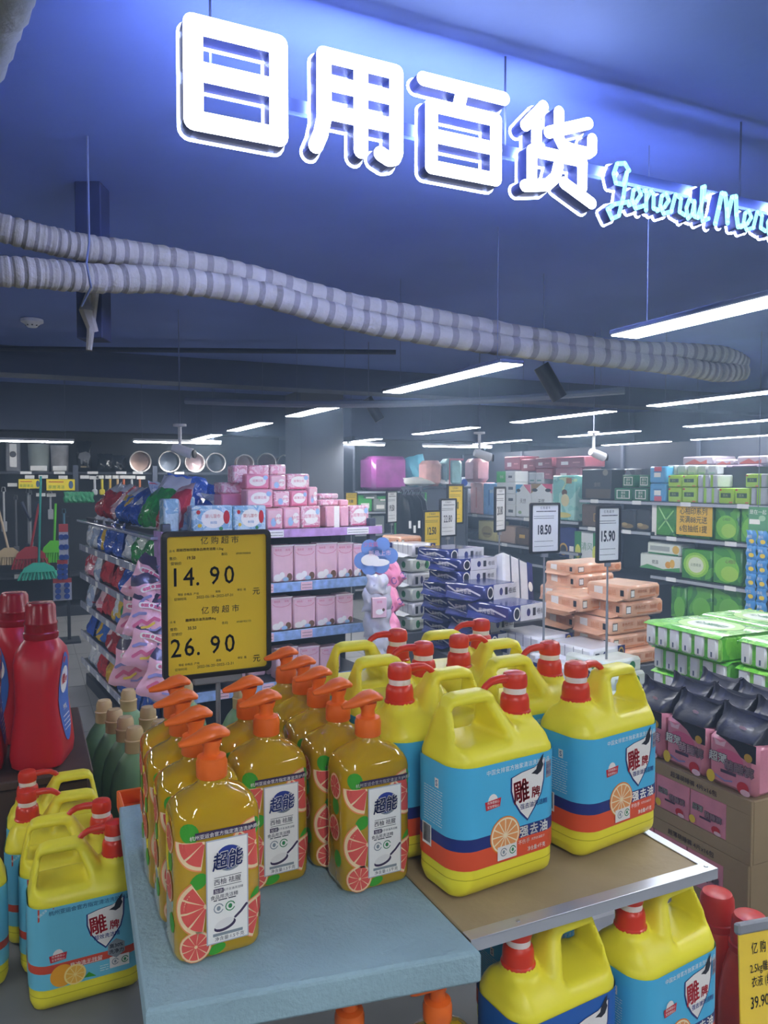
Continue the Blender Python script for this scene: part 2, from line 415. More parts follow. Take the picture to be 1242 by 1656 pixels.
# big insulated duct at top left corner, steel pipe top right
P = smoothpath([at(-150, -260, D=1.5), at(5, -60, D=1.6), at(-8, 40, D=1.8), at(-52, 150, D=2.1), at(-120, 260, D=2.5)], 40)
mb = MB(); mb.tube(P, [.055 + .003 * math.sin(i * 2.1) for i in range(40)], M('grey insulation', '8d9188', .85, bump=.5, bscale=40, var=.1, vscale=9), 14)
tag(mb.build('wrapped_duct'), 'thick grey wrapped pipe at the top left corner of the ceiling', 'pipe')
P = smoothpath([at(900, -60, D=1.75), at(1060, 10, D=2.0), at(1180, 50, D=2.2), at(1330, 105, D=2.5)], 30)
sp = empty('ceiling_pipe'); sp.location = P[12]
mb = MB(); mb.tube([tuple(Vector(p) - Vector(P[12])) for p in P], .04, M('painted steel pipe', '3c4560', .45, metal=.3), 14); mb.build('pipe', sp)
mb = MB(); q = [Vector(p) - Vector(P[12]) for p in P]; mb.tube([tuple(q[15]), tuple(q[16]), tuple(q[17])], .05, M('painted steel pipe'), 14); mb.build('coupling', sp)
tag(sp, 'dark painted steel pipe under the ceiling at the top right corner', 'pipe')
# hanging square duct drop, conduits, smoke detector
a, b = at(120, 300, D=2.95), at(162, 300, D=2.95); dz = at(140, 545, D=2.95)[2]
o = empty('duct_drop', (a[0], a[1], dz), -YAW); w = float(np.hypot(*(b - a)[:2]))
mb = MB(); mb.box((0, 0, 0), (w, .1, CEIL - dz), M('duct paint', '303a5a', .6), .003); mb.build('box_section', o, smooth=False)
mb = MB(); mb.tube([(w * .7, -.01, .02), (w * .5, -.03, .1), (w * .8, -.02, .2), (w * .55, -.02, -.05)], [.02, .028, .022, .012], tapeA, 8); mb.build('torn_wrap', o)
tag(o, 'dark square duct hanging down behind the wrapped pipes', 'duct')
for k, (p0, p1, r, c, lb) in enumerate((((-60, 540), (640, 592), .02, '2e3648', 'dark sprinkler pipe crossing the ceiling beyond the wrapped pipes'),
                                        ((300, 655), (1010, 624), .022, '8a94a6', 'pale sagging cable duct beyond the large lamps'))):
    d0, d1 = (6.2, 6.2) if k == 0 else (5.2, 4.6)
    pa, pb = at(*p0, D=d0), at(*p1, D=d1 if k else 6.4); pa[2] = pb[2] = min(CEIL - .03, (pa[2] + pb[2]) / 2) if k == 0 else (pa[2] + pb[2]) / 2
    mb = MB(); mb.tube([tuple(pa + (pb - pa) * t + np.array([0, 0, (-.05 * math.sin(math.pi * t)) if k else 0])) for t in np.linspace(0, 1, 16)], r, M('conduit %d' % k, c, .6), 8)
    tag(mb.build('ceiling_conduit'), lb, 'pipe')
p = at(52, 527, Z=CEIL - .05)
o = empty('smoke_detector', (p[0], p[1], CEIL)); wp = M('white plastic', 'dfe2e6', .4)
mb = MB(); mb.lathe([(.06, 0), (.075, -.005), (.075, -.025), (.055, -.035), (.03, -.06), (.0, -.062)], wp, n=20, cap=(False, False)); mb.build('body', o)
mb = MB()
for i in range(8): mb.box((.04 * math.cos(i * .785) - .005, .04 * math.sin(i * .785) - .005, -.052), (.04 * math.cos(i * .785) + .005, .04 * math.sin(i * .785) + .005, -.044), M('black plastic', '15171b', .5))
mb.build('vents', o, smooth=False)
tag(o, 'round white smoke detector on the ceiling at the left', 'smoke detector')
# security cameras and spot lamps
camb = M('camera black', '1b1d22', .3)
proto = None
for k, (px, py, d, lb) in enumerate(((291, 729, 5.2, 'white security camera hanging in front of the round pots'), (775, 736, 6.0, 'white security camera hanging above the wrapped quilts'), (960, 735, 6.0, 'white security camera hanging above the dark carton boxes'))):
    p = at(px, py, D=d)
    if proto is None:
        o = proto = empty('security_camera', p)
        mb = MB(); mb.lathe([(.012, .03), (.012, .16), (.045, .165), (.045, .18)], wp, n=12); mb.build('bracket', o)
        mb = MB(); mb.tube([(-.05, 0, .02), (.0, -.02, .005), (.07, -.05, -.02)], [(.028, .028), (.034, .034), (.036, .036)], wp, 12); mb.build('body', o)
        mb = MB(); mb.lathe([(.028, .0), (.03, .012), (.0, .014)], camb, (.0, .0, 0), 12, axis='y'); l = mb.build('lens', o); l.location = (.078, -.06, -.022); l.rotation_euler = (0, 0, R(55))
        mb = MB(); mb.lathe([(.004, .18), (.004, CEIL - p[2])], cable, n=8); mb.build('drop_rod', o)
    else: o = clone(proto, p, R(12 * k))
    tag(o, lb, 'camera', 'security cameras')
for k, (px, py, d, lb) in enumerate(((890, 618, 4.3, 'black cylindrical spot lamp under the sagging cable duct'), (604, 662, 6.4, 'black cylindrical spot lamp beside the long lamp above the pillar'))):
    p = at(px, py, D=d); o = empty('spot_lamp', p)
    mb = MB(); mb.tube([(-.05, .02, .09), (.05, -.02, -.09)], .045, camb, 14); mb.build('barrel', o)
    mb = MB(); mb.lathe([(.004, .07), (.004, CEIL - p[2])], cable, (-.04, .01, 0), 8); mb.build('stem', o)
    tag(o, lb, 'spot lamp', 'black spot lamps')

# ------------------------------------------------------------------ illuminated sign
SY = 1.73
face = M('sign face', 'f4f7ff', .4, emit=SIGN); side = M('sign side', '39498f', .4); rim = M('sign rear glow', 'cdd7ff', .5, emit=HALO); rim_front = M('sign rim', 'dfe8ff', .5, emit=1.5)
sign = empty('illuminated_sign', (1.2, SY, 2.5))
def cell(px0, px1): return at(px0, 150, Y=SY)[0], at(px1, 250, Y=SY)[0]
def strokes_char(st, x0, x1, z0, z1, sw):
    m_ = sw / 2; out = []
    for s, *c in st: out.append(([(x0 + m_ + (x1 - x0 - sw) * x, z0 + m_ + (z1 - z0 - sw) * z) for x, z in s], bool(c)))
    return out
def make_char(name, st, sw, D, fm, parent):
    def ext(w, y0, y1, mat, nm, par):
        mb = MB()
        for pts, cl in st:
            v, f = g_stroke(pts, w, 8, cl); n = len(v)
            mb.geom([(x - 1.2, y0, z - 2.5) for x, z in v], f, mat)
            mb.geom([(x - 1.2, y1, z - 2.5) for x, z in v], [q[::-1] for q in f], rim if mat is rim_front else mat)
            if y1 - y0 > .004:
                for q in f: mb.geom([(v[i][0] - 1.2, y, v[i][1] - 2.5) for y in (y0, y1) for i in q], [(i, i + len(q), (i + 1) % len(q) + len(q), (i + 1) % len(q)) for i in range(len(q))], mat)
        return mb.build(nm, par, smooth=False)
    c = ext(sw, 0, .003, fm, name, parent)
    ext(sw, .0034, D, side, 'side_wall', c); ext(sw + .012, D + .001, D + .004, rim_front, 'back_rim', c)
Hh = (2.368, 2.618)
x0, x1 = at(297, 120, Y=SY)[0], at(466, 140, Y=SY)[0]
CH = {'ri': ([[(0, 0), (1, 0), (1, 1), (0, 1)], 1], [[(0, .52), (1, .52)]]),
      'yong': ([[(0, -.02), (.06, .12), (.1, .3), (.1, 1), (1, 1), (1, .08), (.97, .01), (.9, -.01), (.8, .03)]], [[(.1, .7), (1, .7)]], [[(.1, .38), (1, .38)]], [[(.55, 1), (.55, .02)]]),
      'bai': ([[(0, 1), (1, 1)]], [[(.48, 1), (.42, .74)]], [[(.1, 0), (.9, 0), (.9, .72), (.1, .72)], 1], [[(.1, .37), (.9, .37)]]),
      'huo': ([[(.28, 1.02), (.04, .74)]], [[(.19, .8), (.19, .55)]], [[(.5, 1.0), (.5, .68), (.55, .6), (.68, .57), (.92, .57), (.98, .62), (.98, .76)]], [[(.36, .72), (.92, .95)]],
              [[(.13, .1), (.13, .45), (.84, .45), (.84, .12)]], [[(.5, .34), (.46, .18), (.34, .06), (.04, .0)]], [[(.58, .13), (.98, -.06)]])}
for nm, p0, p1, sw in (('ri', 297, 466, .043), ('yong', 499, 652, .036), ('bai', 675, 824, .034), ('huo', 838, 968, .032)):
    x0, x1 = at(p0, 150, Y=SY)[0], at(p1, 220, Y=SY)[0]
    make_char('character', strokes_char(CH[nm], x0, x1, Hh[0] + (0 if nm == 'ri' else .004), Hh[1], sw), sw, .045, face, sign)
script = {'G': [[(.95, .85), (.75, 1.0), (.4, .95), (.25, .7), (.35, .5), (.7, .5), (.85, .8)], [(.85, .8), (.7, .2), (.5, -.25), (.2, -.35), (.0, -.15), (.3, .0), (.95, .12)]],
          'e': [[(0, .05), (.5, .2), (.8, .42), (.6, .6), (.3, .5), (.2, .2), (.45, 0), (1, .12)]],
          'n': [[(.05, .55), (.2, .55), (.2, 0)], [(.2, .3), (.5, .58), (.7, .5), (.7, .1), (1, .08)]],
          'r': [[(0, .1), (.3, .62), (.7, .55), (.6, .15), (1, .08)]],
          'a': [[(.7, .5), (.35, .58), (.12, .3), (.25, 0), (.55, .15), (.7, .55), (.72, .1), (1, .08)]],
          'l': [[(0, .1), (.5, .7), (.6, 1.05), (.35, 1.0), (.3, .3), (.45, 0), (1, .12)]],
          'M': [[(0, .0), (.12, .5), (.22, .95), (.35, .95), (.42, .5), (.45, .1)], [(.45, .3), (.6, .9), (.75, .95), (.78, .4), (.85, .05), (1, .1)]],
          'c': [[(.8, .5), (.5, .6), (.2, .35), (.3, .02), (1, .12)]],
          'h': [[(0, .1), (.4, .75), (.45, 1.1), (.25, 1.0), (.25, 0)], [(.25, .3), (.55, .58), (.72, .45), (.72, .1), (1, .08)]]}
cy = M('sign face cyan', 'a5f0f2', .4, emit=.9)
x = at(984, 300, Y=SY)[0]; zb = 2.385
for ch in 'General Merch':
    if ch == ' ': x += .03; continue
    w = {'M': .115, 'G': .08, 'l': .045}.get(ch, .056); hh = .1 if ch != 'G' else .12
    make_char('script_letter', [([(x + a * w, zb + b * hh) for a, b in s], False) for s in script[ch]], .012 if ch != 'M' else .015, .035, cy, sign); x += w * .96
steel = M('dark steel rail', '56689c', .6)
mb = MB(); mb.box((-.86, .055, -.02), (1.25, .075, .01), steel); mb.build('mounting_rail', sign, smooth=False)
for hx in (-.8, .0, .9):
    mb = MB(); mb.lathe([(.003, .0), (.003, CEIL - 2.5)], cable, (hx, .065, 0), 8); mb.build('hanger_rod', sign)
tag(sign, 'glowing white Chinese characters with cyan script beside them under the ceiling', 'sign')

# ------------------------------------------------------------------ display rack in the foreground
T = 1.03; LOW = .70
wood = M('brown wood', '6a5744', .6, var=.15, vscale=6); greyb = M('grey shelf board', '7d7f80', .6, var=.1, vscale=7); alu = M('aluminium edge', 'c3c7cc', .35, metal=.7)
kraftb = M('brown fibreboard', 'a5926e', .65, var=.12, vscale=9, bump=.1, bscale=90)
rack = empty('display_rack', (.4, 1.5, 0))
mb = MB(); mb.box((-1.0, -.71, LOW - .022), (.62, 1.1, LOW), greyb, .003); mb.build('lower_shelf', rack, smooth=False)
mb = MB(); mb.box((-.235, -.64, .975), (.5, -.01, .9898), greyb, .003); mb.build('upper_shelf', rack, smooth=False)
for x, y, z1 in ((-.22, -.3, .975), (-.22, -.03, .975), (.49, -.03, .975), (.49, -.3, .975), (-.97, .9, LOW - .022), (.45, .9, LOW - .022), (-.97, -.3, LOW - .022)):
    mb = MB(); mb.box((x - .012, y - .012, 0), (x + .012, y + .012, z1), M('dark steel', '2e3138', .5, metal=.4), .003); mb.build('leg', rack, smooth=False)
tag(rack, 'two level grey display rack carrying the detergent bottles and jugs', 'display rack')
foamm = M('blue foam', '93b0b8', .8, bump=.35, bscale=130, var=.09, vscale=12)
mb = MB(); q = [(.108, .838), (.4915, .776), (.4915, 1.40), (.14, 1.40)]
def inset(p, d): c = np.mean(p, 0); return [tuple(np.array(a) + (c - np.array(a)) / np.hypot(*(c - np.array(a))) * d) for a in p]
mb.rings([[(x, y, z) for x, y in inset(q, d)] for d, z in ((.004, .990), (0, .994), (0, T - .005), (.0015, T - .002), (.006, T))], foamm)
tag(mb.build('foam_block', smooth=False), 'pale blue foam slab under the orange soap bottles', 'foam block')
bd = empty('display_board', (.7, 1.1, T)); 
mb = MB(); mb.box((-.206, -.288, -.014), (.206, .33, -.002), kraftb, .002); mb.build('panel', bd, smooth=False)
mb = MB(); mb.box((-.2075, -.3, -.016), (.2165, -.2985, -.0005), alu); mb.box((-.2075, -.3, -.002), (.2165, -.279, 0), alu, .0008); mb.build('front_edge_strip', bd, smooth=False)
mb = MB(); mb.box((.2165, -.2985, -.016), (.215, .34, -.0005), alu); mb.box((.199, -.279, -.002), (.2165, .34, 0), alu, .0008); mb.build('side_edge_strip', bd, smooth=False)
for x, y in ((-.13, -.289), (.204, -.289)):
    mb = MB(); mb.lathe([(.0032, 0), (.0028, .0012), (.0, .0015)], M('screw', 'aeb2b6', .3, metal=.8), (x, y, 0), 10); mb.build('screw', bd)
tag(bd, 'brown board with an aluminium edge under the upper yellow jugs', 'display board')

mb = MB(); mb.box((.535, .782, LOW + .0005), (.955, .915, LOW + .0195), kraftb, .002); tag(mb.build('riser_board', smooth=False), 'thin brown board under the two front jugs below the display board', 'board')

# ------------------------------------------------------------------ yellow detergent jugs
yel = M('yellow plastic', 'f0e53a', .38, spec=.45); red = M('red plastic', 'd8391f', .3); whp = M('pump ring white', 'e8ded6', .4)
JW, JD, JR = .095, .055, .033
OUT = [(-.095, .016), (-.090, .004), (-.080, 0), (.080, 0), (.090, .004), (.095, .016), (.095, .188), (.089, .204), (.078, .216), (.03, .219), (.024, .222), (.003, .258), (-.003, .267), (-.012, .271), (-.064, .271), (-.074, .268), (-.080, .259), (-.094, .192)]
HOLE = [(-.071, .210), (-.002, .210), (-.017, .247), (-.064, .247)]
def jug_sdf(x, y, z):
    rr = np.interp(z, [0, .185, .225, .26], [JR, JR, .014, .011])
    po = sdf_poly(x, z, [(a * .9, .002 + b * .965) for a, b in OUT]) - .0062
    hd = np.interp(z, [.188, .252], [JD, .019])
    a = po + rr; b = (np.abs(y) - hd) * np.where(z > .188, .82, 1) + rr
    d = np.minimum(np.maximum(a, b), 0) + np.hypot(np.maximum(a, 0), np.maximum(b, 0)) - rr
    nk = np.maximum(np.hypot(x - .052, y) - .0236, np.abs(z - .205) - .0265)
    k = .012; h = np.clip(.5 + .5 * (nk - d) / k, 0, 1); d = nk + (d - nk) * h - k * h * (1 - h)
    ho = sdf_poly(x, z, HOLE) - .006 + .1 * np.abs(y) * 0
    h2 = np.clip(.5 - .5 * (d + ho) / .010, 0, 1); d = d + (-ho - d) * h2 + .010 * h2 * (1 - h2)
    # pressed hollow that frames the grip
    sh = sdf_poly(x, z, [(-.074, .196), (.004, .196), (-.020, .252), (-.060, .252)])
    return d
JV, JF = nets(jug_sdf, (-.11, -.07, -.012), (.11, .07, .285), .0036)
JV[:, 2] -= JV[:, 2].min()
def proj_front(x, z):                       # outer point of the jug front at (x, z)
    y = -.0; lo, hi = np.full(np.shape(x), -.075), np.full(np.shape(x), 0.0)
    for _ in range(24):
        m = (lo + hi) / 2; ins = jug_sdf(np.asarray(x), m, np.asarray(z)) < 0
        hi = np.where(ins, m, hi); lo = np.where(ins, lo, m)
    return lo
def fruit(mb, cx, cz, r, fn, rindc, pith, flesh, a0=0, a1=360, seg=10, tilt=0, ez=0):
    mb.geom(*g_ell(cx, cz, r, r, 26, a0, a1, tilt), rindc, lambda x, z: fn(x, z, 0))
    f1 = lambda x, z: tuple(np.array(fn(x, z, 0)) + np.array([0, -.00025, 0]) * (1 if ez == 0 else 0) + (np.array(ez) if ez else 0))
    mb.geom(*g_ell(cx, cz, r * .93, r * .93, 26, a0, a1, tilt), pith, f1)
    f2 = lambda x, z: tuple(np.array(fn(x, z, 0)) + (np.array([0, -.0005, 0]) if ez == 0 else np.array(ez) * 2))
    st = (a1 - a0) / max(1, round(seg * (a1 - a0) / 360))
    a = a0
    while a < a1 - 1:
        p = [(cx + r * .1 * math.cos(R(a + st / 2) + tilt), cz + r * .1 * math.sin(R(a + st / 2) + tilt))]
        for q in range(5):
            t = R(a + 2.5 + (st - 5) * q / 4) + tilt; p.append((cx + r * .84 * math.cos(t), cz + r * .84 * math.sin(t)))
        mb.geom(*g_poly(p), flesh, f2); a += st
INK = {k: M('ink ' + k, v, .45) for k, v in dict(cyan='4bb4dc', cyan2='6cc2d8', navy='1f2f74', orange='e2532b', rust='cf4c33', white='f4f2ea', red='c5202c', dark='20242e', blue='2b3f94', shield='e9e6df', green='2f8a4c', leaf='3fa02c',
        oflesh='e79a56', opith='f3e3bd', orind='e9862a', lemon='f0a92c', lemonp='f6dc8a', lemonf='f1bb45', grey='8d979c', purple='3b2c4c', pink='e05a50', ppith='f2d7a8', prind='ea8d52', silver='b8bcc4', stone='8b8790', gold='c9a13a', kblue='1d5fae', txtblue='2f5f92').items()}
def shield(mb, fn, cx, cz, s):
    top = [(-.5, .42), (-.2, .5), (.2, .55), (.52, .72)]
    o = top + [(.5, .2), (.42, -.12), (.22, -.42), (.0, -.68), (-.22, -.46), (-.42, -.16), (-.5, .1)]
    mb.geom(*g_poly([(cx + x * s * 1.08, cz + z * s * 1.06) for x, z in o]), INK['navy'], lambda x, z: fn(x, z - .001, 0))
    sh = lambda x, z: tuple(np.array(fn(x, z, 0)) + (0, -.0003, 0))
    mb.geom(*g_poly([(cx + x * s, cz + z * s) for x, z in o]), INK['shield'], sh)
    top2 = lambda x, z: tuple(np.array(fn(x, z, 0)) + (0, -.0007, 0))
    eagle = [(.1, .42), (.26, .50), (.3, .62), (.44, .80), (.5, .86), (.46, .66), (.5, .58), (.42, .42), (.3, .36), (.2, .40)]
    mb.geom(*g_poly([(cx + x * s, cz + z * s) for x, z in eagle]), INK['dark'], top2)
def lines(mb, fn, mat, x0, x1, z0, z1, n, h=.0009, seed=1):
    r = random.Random(seed)
    for i in range(n):
        z = z1 + (z0 - z1) * i / max(1, n - 1); x = x0
        while x < x1 - .002:
            w = min(r.uniform(.003, .012), x1 - x); mb.geom(*g_rect(x, z, x + w, z + h), mat, lambda a, b: fn(a, b, 0)); x += w + .0015
def jug_label(parent, kind):
    base = path_rr(JW * .9 + .0062 + .0005, JD, JR, .0012)
    tw = (JW * .9 + .0062) ; zb, zt = .046, .186
    P = 4 * (tw - JR) + 2 * math.pi * JR + 4 * (JD - JR); S = P / 2 - .004
    sv = sorted(set([round(v, 5) for v in np.linspace(-S, S, 61)]))
    mb = MB()
    if kind == 'degrease': st = [(zb, .072, 'orange'), (.072, .089, 'navy'), (.089, zt, 'cyan')]
    elif kind == 'blue': st = [(zb, .06, 'orange'), (.06, zt, 'kblue')]
    else: st = [(zb, .074, 'cyan2'), (.074, .088, 'rust'), (.088, zt, 'cyan2')]
    for a, b, c in st:
        v = [(s, z) for z in (a, b) for s in sv]; n = len(sv)
        mb.geom(v, [(i, i + 1, n + i + 1, n + i) for i in range(n - 1)], INK[c], lambda s, z: base(s, z, 0))
    lab = mb.build('label', parent)
    fr = path_rr(tw + .0005, JD, JR, .0018); fn = lambda x, z, _=0: fr(x, z, 0); up = lambda x, z, _=0: tuple(np.array(fr(x, z, 0)) + (0, -.0009, 0))
    tx = MB(); pic = MB(); fru = MB(); cert = MB(); badge = MB()
    shield(pic, fn, .028, .136, .057); 
    if kind == 'degrease':
        fruit(fru, -.012, .083, .0265, fn, INK['orind'], INK['opith'], INK['oflesh'], seg=12)
        cert.geom(*g_rect(-.026, .050, .008, .069), INK['shield'], lambda x, z: tuple(np.array(fr(x, z, 0)) + (0, -.0009, 0)))
        put(tx, text('中国女排官方独家清洁洗护用品', .0080, .0, 1, 1.05), INK['white'], fn, .012, .175)
        put(tx, text('强去油', .0165, .035, 1, 1.2), INK['white'], fn, .040, .0805)
        put(tx, text('强去油洗洁精', .0085, .012), INK['blue'], up, .039, .1165)
        put(tx, text('不伤手', .0072, .01), INK['white'], fn, .022, .066)
        put(tx, text('天然去油因子', .0042), INK['white'], fn, .048, .066)
        put(tx, text('净含量:4千克', .0072, .02, .8), INK['white'], fn, .045, .0535)
        cert.geom(*g_rect(.062, .148, .0745, .172), INK['stone'], lambda x, z: fn(x, z, 0))
        put(tx, text('洁净', .006), INK['navy'], up, .067, .165); put(tx, text('食品', .006), INK['navy'], up, .067, .156)
    elif kind == 'thirty':
        put(tx, text('杭州亚运会官方指定清洁洗护用品', .0088, .006), INK['txtblue'], fn, .004, .177)
        badge.geom(*g_poly([(.045 + .016 * math.cos(R(60 * i + 30)), .090 + .017 * math.sin(R(60 * i + 30))) for i in range(6)]), INK['grey'], lambda x, z: tuple(np.array(fr(x, z, 0)) + (0, -.0007, 0)))
        put(tx, text('高30%', .0085, .02), INK['dark'], up, .045, .095); put(tx, text('洗净力', .0085, .02), INK['dark'], up, .045, .085)
        put(tx, text('超效洗洁精', .0085, .015), INK['blue'], up, .030, .1165)
        put(tx, text('易冲洗无残留', .0088, .015), INK['white'], fn, -.004, .0795)
        lines(tx, fn, INK['white'], -.026, .02, .0752, .0755, 1)
        fruit(fru, -.042, .066, .019, fn, INK['lemon'], INK['lemon'], INK['lemon']); fruit(fru, -.022, .063, .0175, up, INK['lemonp'], INK['lemonp'], INK['lemonf'], seg=9)
        fru.geom(*g_poly([(-.008, .052), (.012, .050), (.0, .060)]), INK['leaf'], lambda x, z: fn(x, z, 0))
        cert.geom(*g_rect(.034, .056, .066, .076), INK['shield'], lambda x, z: tuple(np.array(fr(x, z, 0)) + (0, -.0005, 0)))
        badge.geom(*g_poly([(-.078, zt - .001), (-.052, zt - .001), (-.078, .163)]), INK['rust'], lambda x, z: fn(x, z, 0))
        put(tx, text('超能洁净', .0045), INK['white'], up, -.071, .179, rot=R(40))
        lines(tx, fn, INK['white'], .018, .032, .056, .064, 3)
    if kind in ('degrease', 'thirty'):
        cx, cz = (-.0155, .0595) if kind == 'degrease' else (.043, .066)
        for dx, c in ((0, 'grey'), (.016, 'green')):
            ring = arc(cx + dx, cz + .001, .0052, .0052, 20, 330, 10); cert.geom(*g_stroke(ring, .0014, 4), INK[c], lambda x, z: tuple(np.array(fr(x, z, 0)) + (0, -.0012, 0)))
            cert.geom(*g_ell(cx + dx, cz + .001, .0022, .0028, 8), INK[c], lambda x, z: tuple(np.array(fr(x, z, 0)) + (0, -.0012, 0)))
    # red sash badge under the small round picture
    bx, bz = (-.034, .135) if kind != 'thirty' else (-.048, .103)
    badge.geom(*g_ell(bx, bz, .0085, .010, 14), INK['shield'], lambda x, z: fn(x, z, 0))
    badge.geom(*g_poly([(bx - .014, bz + .001), (bx + .014, bz + .003), (bx + .012, bz - .009), (bx - .012, bz - .011)]), INK['red'], lambda x, z: tuple(np.array(fr(x, z, 0)) + (0, -.0005, 0)))
    put(tx, text('洗净更放心', .0042), INK['white'], up, bx, bz - .001); put(tx, text('宝宝更贴心', .0042), INK['white'], up, bx, bz - .0065)
    put(tx, text('雕', .035, .022, .85), INK['red'], up, .0155, .139, rot=R(6)); put(tx, text('牌', .0165, .03), INK['red'], up, .0425, .133)
    # small print, barcode and mark on the narrow side
    for sg in (-1, 1):
        s0 = (tw - JR) + JR * math.pi / 2 + (JD - JR)
        if sg == -1:
            cert.geom(*g_rect(-s0 + .004, .150, -s0 + .013, .163), INK['shield'], lambda x, z: fn(x, z, 0)); put(tx, text('S', .011, .02), INK['txtblue'], lambda x, z, _=0: fr(x, z, 0) if 0 else tuple(np.array(fr(x, z, 0)) + (-.0004, 0, 0)), -s0 + .0085, .1565)
            cert.geom(*g_rect(-s0 - .026, .062, -s0 - .004, .092), INK['white'], lambda x, z: fn(x, z, 0))
            r = random.Random(3); x = -s0 - .024
            while x < -s0 - .006:
                w = r.choice((.0005, .001, .0015)); tx.geom(*g_rect(x, .066, x + w, .091), INK['dark'], lambda a, b: tuple(np.array(fr(a, b, 0)) + (-.0004, 0, 0))); x += w + r.choice((.0006, .001))
        lines(tx, fn, INK['white'] if kind != 'thirty' else INK['txtblue'], *sorted((sg * (s0 - .022), sg * (s0 + .022))), .098, .146, 14, .0007, 5 + sg)
    pic.build('shield_emblem', lab, smooth=False); badge.build('sash_badge', lab, smooth=False); cert.build('certification_marks', lab, smooth=False)
    if fru.v: fru.build('fruit_picture', lab, smooth=False)
    tx.build('lettering', lab, smooth=False)
def jug(kind, mir):
    s = -1 if mir else 1
    o = empty('detergent_jug')
    mb = MB(); V = JV.copy(); V[:, 0] *= s
    mb.geom(V, JF[:, ::-1] if mir else JF, yel); b = mb.build('jug_body', o)
    seam = MB(); fr = path_rr(JW * .9 + .0062, JD, JR, .0008); tw = JW * .9 + .0062; Sx = 2 * (tw - JR) + math.pi * JR + 2 * (JD - JR)
    sv = np.linspace(-Sx, Sx, 60); 
    seam.geom([(q, z) for z in (.0325, .0335) for q in sv], [(i, i + 1, 61 + i, 60 + i) for i in range(59)], M('yellow seam', 'b9ac12', .5), lambda q, z: fr(q, z, 0)); seam.build('mould_seam', b)
    c = (s * .052 * .9 + 0, 0, 0); c = (s * .052, 0, 0)
    pm = MB(); pm.lathe([(.0228, .2275), (.0236, .229), (.0236, .234), (.0217, .236), (.0212, .25), (.0195, .257), (.016, .26)], red, c, 24); pu = pm.build('pump_collar', o)
    pm = MB(); pm.lathe([(.0165, .2585), (.0168, .261), (.0168, .266), (.0162, .268)], whp, c, 20); pm.build('pump_ring', pu)
    pm = MB(); pm.lathe([(.015, .267), (.0178, .2685), (.0186, .272), (.0182, .283), (.016, .2885), (.010, .2910), (.0, .2915)], red, c, 24, cap=(True, False))
    pm.tube([(c[0] - s * .012, 0, .281), (c[0] - s * .03, 0, .2825), (c[0] - s * .044, 0, .281), (c[0] - s * .054, 0, .2755), (c[0] - s * .058, 0, .271)], [.0068, .0062, .0056, .005, .0048], red, 10); pm.build('pump_head', pu)
    dm = MB(); put(dm, text('20220411A', .005), INK['dark'], lambda x, z, _=0: (x, float(proj_front(np.array([x]), np.array([z]))[0]) - .0008, z), .012 * s, .2); dm.build('date_stamp', b, smooth=False)
    jug_label(o, kind)
    return o
def put_jug(o, x, y, z, rz, label, grp): o.location = (x, y, z); o.rotation_euler = (0, 0, rz); tag(o, label, 'detergent jug', grp); return o
jA = put_jug(jug('degrease', False), .597, .93, T, R(6), 'yellow detergent jug beside the orange bottles, handle left, front of the board', 'yellow jugs on the board')
jB = put_jug(jug('degrease', True), .822, .955, T, R(9), 'yellow detergent jug at the aluminium corner, red pump left of its handle', 'yellow jugs on the board')
G1 = 'yellow jugs on the board'
clone(jB, (.568, 1.052, T), R(2), 'yellow jug directly behind the front jug, pump nozzle turned right', group=G1)
clone(jA, (.573, 1.178, T), R(0), 'yellow jug third from the front in the column next to the orange bottles', group=G1)
clone(jA, (.583, 1.302, T), R(-2), 'yellow jug at the back of the column next to the orange bottles', group=G1)
clone(jA, (.775, 1.085, T), R(3), 'yellow jug just behind the jug at the aluminium corner', group=G1)
clone(jB, (.765, 1.205, T), R(0), 'yellow jug third from the front in the column by the aluminium corner', group=G1)
clone(jA, (.782, 1.325, T), R(-3), 'yellow jug at the back of the column by the aluminium corner', group=G1)
G2 = 'yellow jugs on the lower shelf at the left'
jL = put_jug(jug('thirty', False), .083, 1.435, LOW, R(2), 'front yellow jug of the lower left row, label with two oranges', G2)
jM = put_jug(jug('thirty', True), .045, 1.655, LOW, R(-3), 'yellow jug third in the lower left row, pump left with nozzle turned right', G2)
clone(jL, (.070, 1.546, LOW), R(-1), 'yellow jug second in the lower left row, closed behind the front jug', group=G2)
clone(jM, (.046, 1.768, LOW), R(0), 'yellow jug at the back of the lower left row below the red bottle', group=G2)
clone(jL, (-.135, 1.53, LOW), R(4), 'yellow jug cut by the left edge of the picture', group=G2)
G3 = 'yellow jugs under the board'
put_jug(jug('blue', True), .643, .845, LOW + .02, R(5), 'yellow jug with dark blue label under the board edge', G3)
clone(jB, (.842, .850, LOW + .02), R(7), 'yellow jug with cyan label under the corner of the board', group=G3)
clone(jB, (.75, 1.02, LOW), R(4), 'yellow jug in the shade behind the two jugs under the board', group=G3)

